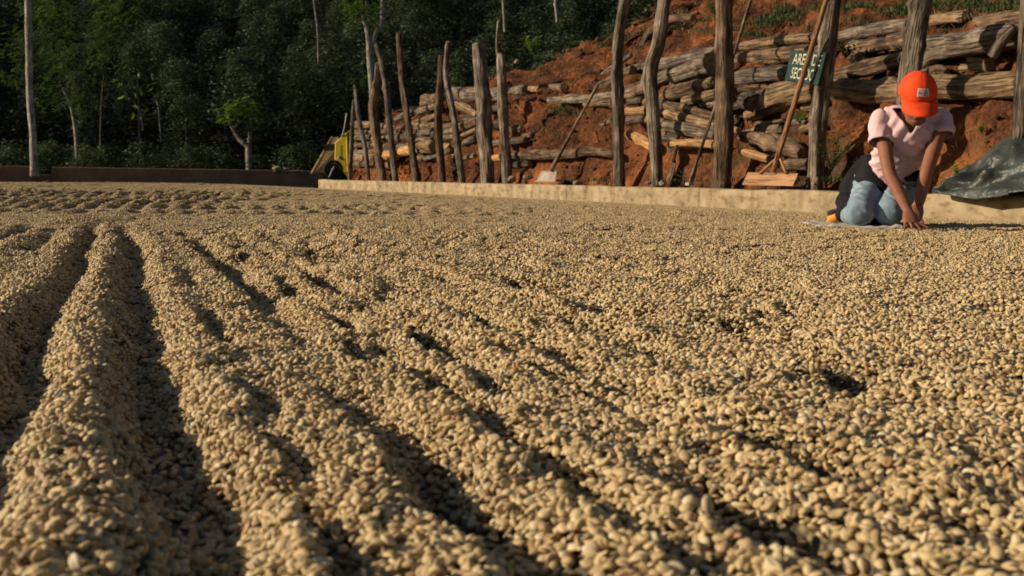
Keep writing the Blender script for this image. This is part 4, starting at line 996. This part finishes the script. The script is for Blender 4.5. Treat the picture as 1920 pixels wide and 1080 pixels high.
weed('weed', 1585, 110, -.16, .16, 12, 'wispy green weed between the stacked logs right of the sign post', .05, 'grass')
weed('weed', 1342, 30, .1, .18, 14, 'green weed on the bank crest beside the straight brown post', .06)
weed('weed', 1000, 100, .2, .3, 20, 'bright green fern on the bank crest above the red soil', .08)

# ================================================================== the kneeling person
def remesh(name, parts, m, vox, parent, smooth=4, cut=None, thick=0, disp=None, fac=.5):
    b = MB()
    for (V, Fc) in parts: b.add(V, Fc)
    me = mesh('tmp', b.V, b.F, m); o = bpy.data.objects.new('tmp', me); COL.objects.link(o)
    md = o.modifiers.new('r', 'REMESH'); md.mode = 'VOXEL'; md.voxel_size = vox
    if smooth: s = o.modifiers.new('s', 'SMOOTH'); s.iterations = smooth; s.factor = fac
    bpy.context.view_layer.update()
    me2 = bpy.data.meshes.new_from_object(o.evaluated_get(bpy.context.evaluated_depsgraph_get())); bpy.data.objects.remove(o)
    me2.name = name; me2.materials.clear(); me2.materials.append(m)
    if disp:
        co = [v.co.copy() for v in me2.vertices]; no = [v.normal.copy() for v in me2.vertices]
        for v, c, n_ in zip(me2.vertices, co, no): v.co = c + n_ * disp(c, n_)
    if cut:
        import bmesh
        bm = bmesh.new(); bm.from_mesh(me2); dl = [f for f in bm.faces if cut(f.calc_center_median())]
        bmesh.ops.delete(bm, geom=dl, context='FACES')
        for _ in range(14):
            nw = {}
            for v in bm.verts:
                if v.is_boundary:
                    nb = [e.other_vert(v).co for e in v.link_edges if e.is_boundary]
                    if len(nb) == 2: nw[v] = v.co * .4 + (nb[0] + nb[1]) * .3
            for v, c_ in nw.items(): v.co = c_
        bm.to_mesh(me2); bm.free()
    me2.polygons.foreach_set('use_smooth', [True] * len(me2.polygons))
    o = link(name, me2, parent)
    if thick: s = o.modifiers.new('t', 'SOLIDIFY'); s.thickness = thick; s.offset = -1
    return o
def ell(pts, rads, side, n=16, seg=20, round_ends=True):
    """tube with elliptical sections: rads = [(half width along side, half depth)]"""
    pts = [Vector(p) for p in pts]; A_ = path_pts(pts, [r[0] for r in rads], n); B_ = path_pts(pts, [r[1] for r in rads], n); V, Fc = [], []
    for i in range(n):
        p, ra = A_[i]; rb = B_[i][1]; T = (A_[min(i + 1, n - 1)][0] - A_[max(i - 1, 0)][0]).normalized()
        s = Vector(side); s = (s - T * s.dot(T)).normalized(); q = T.cross(s)
        for j in range(seg):
            an = 2 * math.pi * j / seg; V.append(p + s * math.cos(an) * ra + q * math.sin(an) * rb)
    for i in range(n - 1):
        for j in range(seg): Fc.append((i * seg + j, i * seg + (j + 1) % seg, (i + 1) * seg + (j + 1) % seg, (i + 1) * seg + j))
    for i0, sg in ((0, -1), (n - 1, 1)):
        p = A_[i0][0]; T = (A_[1][0] - A_[0][0] if i0 == 0 else A_[-1][0] - A_[-2][0]).normalized(); r = min(A_[i0][1], B_[i0][1]) * (.6 if round_ends else .05); b0 = len(V)
        for j in range(seg): V.append(p + (V[i0 * seg + j] - p) * .72 + T * sg * r * .7)
        V.append(p + T * sg * r); 
        for j in range(seg):
            j2 = (j + 1) % seg; f1 = (i0 * seg + j2, i0 * seg + j, b0 + j, b0 + j2); f2 = (b0 + j2, b0 + j, len(V) - 1)
            Fc.append(f1 if sg < 0 else f1[::-1]); Fc.append(f2 if sg < 0 else f2[::-1])
    return V, Fc
def sph(c, rx, ry, rz, Rm=None, n=20, m=12):
    V, Fc = [], []
    for i in range(m + 1):
        th = math.pi * i / m
        for j in range(n):
            ph = 2 * math.pi * j / n; v = Vector((rx * math.sin(th) * math.cos(ph), ry * math.sin(th) * math.sin(ph), rz * math.cos(th)))
            V.append(c + (Rm @ v if Rm else v))
    for i in range(m):
        for j in range(n): Fc.append((i * n + j, (i + 1) * n + j, (i + 1) * n + (j + 1) % n, i * n + (j + 1) % n))
    return V, Fc
X = Vector((1, 0, 0))
per = empty('person', P(1640, 420, 6.3), 'person in orange cap, pink t-shirt and jeans kneeling to pick through the beans', 'person')
def lz(p, z): return Vector((p.x, p.y, z))
neck = P(1717, 226, 6.10); shL = P(1649, 222, 6.20); shR = P(1768, 222, 6.17)
chest = P(1703, 252, 6.20); waist = P(1678, 312, 6.38); hip = P(1658, 350, 6.50)
elL = P(1668, 325, 6.05); wrL = P(1703, 396, 5.93); elR = P(1739, 318, 6.06); wrR = P(1722, 385, 6.03)
kneeL = P(1613, 396, 6.08); kneeR = P(1668, 400, 6.08); hipL = P(1628, 352, 6.50); hipR = P(1690, 352, 6.50)
ankL = lz(P(1590, 405, 6.62), .055); ankR = lz(P(1640, 405, 6.66), .055)
toeL = lz(P(1560, 405, 6.66), .03); toeR = lz(P(1668, 405, 6.86), .03)
for kq in (kneeL, kneeR): kq.z = .082
# head frame
ph = R(31); yawh = R(-6)
Rh = Matrix.Rotation(yawh, 3, 'Z') @ Matrix.Rotation(ph, 3, 'X')       # local -Y is the face, +Z the crown
hc = P(1719, 182, 6.02)
def hd(x, y, z): return hc + Rh @ Vector((x, y, z))
hb = [sph(hc, .076, .096, .108, Rh), sph(hd(0, -.022, -.055), .058, .068, .062, Rh), sph(hd(0, -.062, -.098), .026, .024, .020, Rh),
      ell([hd(0, -.088, .005), hd(0, -.112, -.036), hd(0, -.107, -.046)], [(.009, .008), (.016, .014), (.016, .009)], Rh @ X, 8, 10),
      sph(hd(-.012, -.096, -.040), .008, .008, .006, Rh), sph(hd(.012, -.096, -.040), .008, .008, .006, Rh),
      sph(hd(0, -.089, -.064), .022, .010, .0055, Rh), sph(hd(0, -.087, -.074), .019, .010, .006, Rh),
      sph(hd(-.036, -.070, -.030), .020, .018, .020, Rh), sph(hd(.036, -.070, -.030), .020, .018, .020, Rh),
      sph(hd(-.078, .008, -.012), .008, .018, .030, Rh), sph(hd(.078, .008, -.012), .008, .018, .030, Rh)]
def finger(a, d1, d2, d3, L, r):
    a = Vector(a); p1 = a + d1.normalized() * L * .42; p2 = p1 + d2.normalized() * L * .33; p3 = p2 + d3.normalized() * L * .25
    return ell([a, p1, p2, p3], [(r * 1.05, r * 1.05), (r, r), (r * .92, r * .92), (r * .8, r * .75)], X, 10, 10)
def hand(wr, knuckle, side, fl, thumb_dir, point=0):
    """palm from wrist to knuckles; side = across the palm towards the thumb; fl = finger directions"""
    T = (knuckle - wr).normalized(); s = (side - T * side.dot(T)).normalized()
    parts = [ell([wr, wr.lerp(knuckle, .45), knuckle], [(.024, .019), (.036, .017), (.037, .013)], s, 10, 16)]
    for k in range(4):
        o_ = (1.5 - k) * .0185
        L = (.072, .080, .075, .060)[k]
        d = fl[k]; parts.append(finger(knuckle + s * o_ - T * .006, d[0], d[1], d[2], L, .0078 if k < 3 else .0068))
    th0 = wr.lerp(knuckle, .30) + s * .026
    parts.append(ell([th0, th0 + thumb_dir.normalized() * .034, th0 + thumb_dir.normalized() * .058 + T * .012, th0 + thumb_dir.normalized() * .070 + T * .026], [(.012, .012), (.0105, .0105), (.0095, .009), (.008, .007)], X, 10, 10))
    return parts
D = Vector((0, 0, -1)); Fw = Vector((0, -1, 0))
knL = P(1708, 418, 5.86); knR = P(1716, 408, 5.98)
wrL2 = P(1703, 397, 5.93)
f_idx = (Vector((.85, -.35, -.35)), Vector((.85, -.3, -.45)), Vector((.8, -.3, -.5)))
f_mid = (Vector((.55, -.5, -.5)), Vector((.45, -.3, -.8)), Vector((.2, 0, -1)))
f_rng = (Vector((.2, -.6, -.5)), Vector((.1, -.2, -.9)), Vector((0, .2, -1)))
f_pin = (Vector((-.2, -.6, -.5)), Vector((-.15, -.2, -.9)), Vector((-.1, .2, -1)))
handL = hand(wrL, knL, Vector((1, .1, .1)), (f_idx, f_mid, f_rng, f_pin), Vector((.5, .1, -.8)))
g_ = lambda a: (Vector((a, -.3, -.75)), Vector((a * .5, .1, -1)), Vector((0, .4, -.9)))
handR = hand(wrR, knR, Vector((-1, 0, 0)), (g_(-.35), g_(-.15), g_(.1), g_(.3)), Vector((-.6, -.3, -.6)))
def arm(sh, el, wr, k=1.0):
    return ell([sh, sh.lerp(el, .5), el, el.lerp(wr, .35), wr], [(.036 * k, .036 * k), (.039 * k, .039 * k), (.034 * k, .034 * k), (.036 * k, .034 * k), (.024 * k, .020 * k)], X, 22, 16)
body = hb + handL + handR + [arm(shL, elL, wrL), arm(shR, elR, wrR),
     ell([P(1716, 236, 6.16), P(1718, 205, 6.08)], [(.052, .052), (.050, .052)], X, 6, 16),
     ell([hip, waist, chest, P(1710, 226, 6.18)], [(.12, .09), (.100, .075), (.130, .085), (.085, .045)], X, 16, 24),
     ell([shL, P(1708, 222, 6.18), shR], [(.032, .034), (.040, .045), (.032, .034)], Vector((0, 0, 1)), 10, 16),
     ell([hipL, kneeL], [(.066, .066), (.038, .038)], X), ell([hipR, kneeR], [(.066, .066), (.038, .038)], X),
     ell([kneeL + Vector((0, .04, 0)), ankL, toeL], [(.036, .036), (.034, .034), (.03, .02)], X), ell([kneeR + Vector((0, .04, 0)), ankR, toeR], [(.036, .036), (.034, .034), (.03, .02)], X)]
o = remesh('body', body, M['skin'], .0042, per, 3)
for sx in (-1, 1):
    obj('eye', *sph(hd(.031 * sx, -.083, .002), .012, .008, .006, Rh, 12, 8), noisemat('eye_white', [(.3, (.3, .25, .2)), (.7, (.4, .35, .3))]) if sx < 0 else bpy.data.materials['eye_white'], per)
lipm = noisemat('lips', [(.3, (.20, .06, .045)), (.7, (.25, .08, .06))], rough=.45)
obj('mouth', *sph(hd(0, -.0965, -.069), .020, .005, .007, Rh), lipm, per)
o = remesh('hair', [sph(hd(0, .030, -.01), .082, .082, .095, Rh), sph(hd(0, .085, -.06), .05, .04, .06, Rh)], M['hair'], .006, per, 2)

# t-shirt
def shirt_disp(c, n_):
    f = .003 * mnoise.noise(c * 12) + .0015 * mnoise.noise(c * 30)
    w_ = c + Vector((.03 * mnoise.noise(c * 7), 0, .03 * mnoise.noise(c * 7 + X)))
    f += .0018 * (1 - 2 * abs(math.sin((w_.x * .9 - w_.z * .8) * 62))) * min(1, max(0, (shL.z - c.z) * 14))
    # pull folds from the armpits and drapes under the chest
    a = (c - shL); b_ = (c - shR)
    f += .0055 * math.sin(a.length * 95 + 3 * mnoise.noise(c * 9)) * math.exp(-((a.length - .14) / .09) ** 2)
    f += .0050 * math.sin(b_.length * 90 + 3 * mnoise.noise(c * 8 + X)) * math.exp(-((b_.length - .15) / .09) ** 2)
    f += .006 * math.sin((c.z * 1.0 + c.x * .45) * 110 + 4 * mnoise.noise(c * 6)) * math.exp(-((c.z - waist.z - .06) / .07) ** 2)
    return f
slL = shL.lerp(elL, .46) + Vector((-.020, 0, .0)); slR = shR.lerp(elR, .34) + Vector((.030, 0, .0))
shirt = [ell([P(1668, 326, 6.43), P(1678, 305, 6.37), P(1694, 272, 6.24), P(1704, 245, 6.19), P(1711, 222, 6.18)], [(.135, .105), (.128, .105), (.155, .118), (.165, .112), (.10, .075)], X, 22, 30),
         ell([P(1662, 219, 6.21), P(1710, 214, 6.19), P(1756, 219, 6.18)], [(.046, .058), (.066, .074), (.046, .058)], Vector((0, 0, 1)), 12, 18),
         ell([P(1672, 219, 6.20), shL + Vector((.003, 0, .0)), slL], [(.046, .050), (.050, .052), (.060, .058)], X, 12, 20, False),
         ell([P(1746, 219, 6.19), shR + Vector((-.004, 0, .0)), slR], [(.046, .050), (.050, .052), (.058, .056)], X, 12, 20, False),
         ell([P(1712, 224, 6.17), P(1717, 207, 6.12)], [(.085, .068), (.060, .058)], X, 5, 18, False)]
axL = (slL - shL).normalized(); axR = (slR - shR).normalized(); vn_ = P(1719, 251, 6.0)
nk0 = P(1716, 216, 6.12)
def cutf(c):
    for sp_, ax_ in ((slL, axL), (slR, axR)):
        al = (c - sp_).dot(ax_)
        if al > -.004 and al < .06 and (c - sp_ - ax_ * al).length < .068: return True
    # collar ring and V neck
    if c.y < 6.17:
        dx = abs(c.x - (vn_.x + 0)); dz = c.z - vn_.z
        if dz > 0 and dx < dz * .55 + .002 and dz < .14: return True
    if (c - nk0).length < .060 and c.z > nk0.z - .004: return True
    return False
o = remesh('t_shirt', shirt, M['shirt'], .006, per, 8, cut=cutf, thick=.003, disp=shirt_disp)

# jeans
def jean_disp(c, n_):
    w_ = c + Vector((.02 * mnoise.noise(c * 10), 0, .03 * mnoise.noise(c * 8)))
    return .003 * mnoise.noise(c * 18) + .0035 * (1 - 2 * abs(math.sin((w_.z + w_.x * .5) * 80))) * min(1, max(0, (c.z - .12) * 9)) + .0015 * mnoise.noise(c * 45)
    d = min((c - kneeL).length, (c - kneeR).length)
    return .003 * mnoise.noise(c * 16) + .0025 * math.sin(c.z * 110 + c.x * 50 + 6 * mnoise.noise(c * 9)) * math.exp(-((d - .12) / .07) ** 2)
jl = lambda h_, k_, a_: [ell([h_, h_.lerp(k_, .5), k_ + Vector((0, .02, .0))], [(.088, .084), (.080, .080), (.072, .076)], X, 14, 22),
                        ell([k_ + Vector((0, .01, 0)), k_.lerp(a_, .5), a_], [(.070, .066), (.062, .058), (.045, .045)], X, 12, 20)]
jeans = jl(hipL + Vector((.0, 0, -.02)), kneeL, ankL) + jl(hipR + Vector((0, 0, -.02)), kneeR, ankR) + [ell([hipL + Vector((-.03, 0, 0)), hip, hipR + Vector((.02, 0, 0))], [(.10, .11), (.12, .13), (.10, .11)], Vector((0, 0, 1)), 10, 20)]
o = remesh('jeans', jeans, M['jeans'], .007, per, 5, disp=jean_disp)
# black jacket tied round the waist
def jk(c, n_): return .006 * mnoise.noise(c * 12) + .007 * math.sin(c.x * 60 + c.z * 35 + 4 * mnoise.noise(c * 7))
jacket = [ell([P(1672, 312, 6.42), P(1662, 330, 6.46), P(1660, 346, 6.50)], [(.128, .112), (.165, .135), (.150, .140)], X, 12, 26),
          ell([P(1640, 306, 6.50), P(1612, 335, 6.58), P(1592, 372, 6.60), P(1584, 400, 6.56)], [(.06, .07), (.075, .11), (.062, .12), (.045, .10)], X, 16, 20),
          ell([P(1700, 318, 6.36), P(1714, 335, 6.30), P(1716, 348, 6.30)], [(.05, .03), (.045, .03), (.03, .02)], X, 10, 14),
          ell([P(1655, 345, 6.66), P(1650, 370, 6.74), P(1650, 400, 6.78)], [(.14, .06), (.16, .07), (.15, .05)], X, 10, 20)]
o = remesh('black_jacket', jacket, M['black'], .008, per, 4, disp=jk)
# shoes
for (a_, t_, nm) in ((ankL, toeL, 0), (ankR, toeR, 1)):
    sh_ = remesh('shoe', [ell([a_ + Vector((.02, .02, -.004)), a_.lerp(t_, .6) + Vector((0, 0, -.004)), t_ + Vector((-.015, 0, 0))], [(.036, .036), (.042, .030), (.030, .022)], X, 10, 16)], M['orange_shoe'], .006, per, 3)
    obj('sole', *ell([a_ + Vector((.0, .05, .034)), t_ + Vector((-.01, .05, .032))], [(.034, .010), (.036, .010)], X, 8, 14), M['sole'], per)

# cap
def capd(th, phi):
    r = Vector((math.sin(th) * math.cos(phi), math.sin(th) * math.sin(phi), math.cos(th)))
    v = Vector((r.x * .094, r.y * .110, r.z * .118))
    if r.z > 0: v.x *= 1 + .06 * (1 - r.z) * r.z * 2; v.y *= 1 + .08 * (1 - r.z) * r.z * 2
    sea = .0016 * (1 - min(1, abs(math.sin(phi * 3 + math.pi / 2)) * 7))
    return hc + Rh @ (v * (1 + 0) + Vector((0, 0, .018)) - r * sea)
nph, nth = 60, 18
V = [capd(R(90) * i / (nth - 1), 2 * math.pi * j / nph) for i in range(nth) for j in range(nph)]
Fc = [(i * nph + j, (i + 1) * nph + j, (i + 1) * nph + (j + 1) % nph, i * nph + (j + 1) % nph) for i in range(nth - 1) for j in range(nph)]
cap = obj('cap', V, Fc, M['cap'], per); s = cap.modifiers.new('t', 'SOLIDIFY'); s.thickness = .003
def brim(u, v):
    a = -math.pi / 2 + (u - .5) * R(124); ex = math.cos((u - .5) * R(112) * 1.12)
    bx, by = .0955 * math.cos(a), .1115 * math.sin(a)
    k = v * .084 * max(0, ex) ** .7
    x = bx * (1 + .02 * v); y = by - k; z = .026 - .40 * k - 4.2 * x * x * (v * .9 + .02) - .002
    return hc + Rh @ Vector((x, y, z))
nu, nv = 36, 10
V = [brim(i / (nu - 1), j / (nv - 1)) for j in range(nv) for i in range(nu)]
Fc = [(j * nu + i, j * nu + i + 1, (j + 1) * nu + i + 1, (j + 1) * nu + i) for j in range(nv - 1) for i in range(nu - 1)]
def sub(name, V, Fc, m, par, **k):
    o = obj(name, V, Fc, m, None, **k); o.parent = par; o.matrix_parent_inverse = Matrix.Identity(4); return o
bpy.context.view_layer.update()
o = sub('brim', V, Fc, M['cap'], cap); s = o.modifiers.new('t', 'SOLIDIFY'); s.thickness = .004
def patch(u, v, off=.0015):
    phi = -math.pi / 2 + (u - .46) * .66; th = R(52) + v * R(19)
    r = Vector((math.sin(th) * math.cos(phi), math.sin(th) * math.sin(phi), math.cos(th)))
    return hc + Rh @ (Vector((r.x * .095 * (1 + .12 * (1 - r.z) * r.z), r.y * .111 * (1 + .16 * (1 - r.z) * r.z), r.z * .121)) + Vector((0, 0, .018)) + r * off)
V = [patch(i / 9, j / 5) for j in range(6) for i in range(10)]; Fc = [(j * 10 + i, j * 10 + i + 1, (j + 1) * 10 + i + 1, (j + 1) * 10 + i) for j in range(5) for i in range(9)]
pt = sub('patch', V, Fc, M['patch'], cap)
b = MB(); rnd = random.Random(9)
for row, (v0, v1, n_) in enumerate(((.10, .24, 9), (.36, .72, 6), (.80, .92, 8))):
    for k in range(n_):
        u0 = .10 + .8 * k / n_; u1 = u0 + .8 / n_ * rnd.uniform(.4, .75); i = len(b.V)
        b.V += [patch(u0, v0, .0028), patch(u1, v0, .0028), patch(u1, v1, .0028), patch(u0, v1, .0028)]; b.F.append((i, i + 1, i + 2, i + 3))
sub('print', b.V, b.F, M['patch_ink'], cap, smooth=False)

# sack under the knees
def sack(u, v):
    p = G(1556 + 140 * u, 419 + 0 * v); y0 = 5.98 + .15 * (1 - u); q = Vector((P(1556 + 140 * u, 425, y0).x, y0 + .75 * v, 0))
    q.z = float(H(q.x, q.y)) + .014 + .010 * mnoise.noise(Vector((u * 6, v * 4, 1))) + .012 * math.exp(-(v / .06) ** 2) * (1 if u > .0 else 0)
    return q
o = grid(40, 16, sack, M['sack'], 'folded_sack'); s = o.modifiers.new('t', 'SOLIDIFY'); s.thickness = .018
tag(o, 'pale folded sackcloth lying on the beans under the kneeling knees', 'cloth')
print('done')
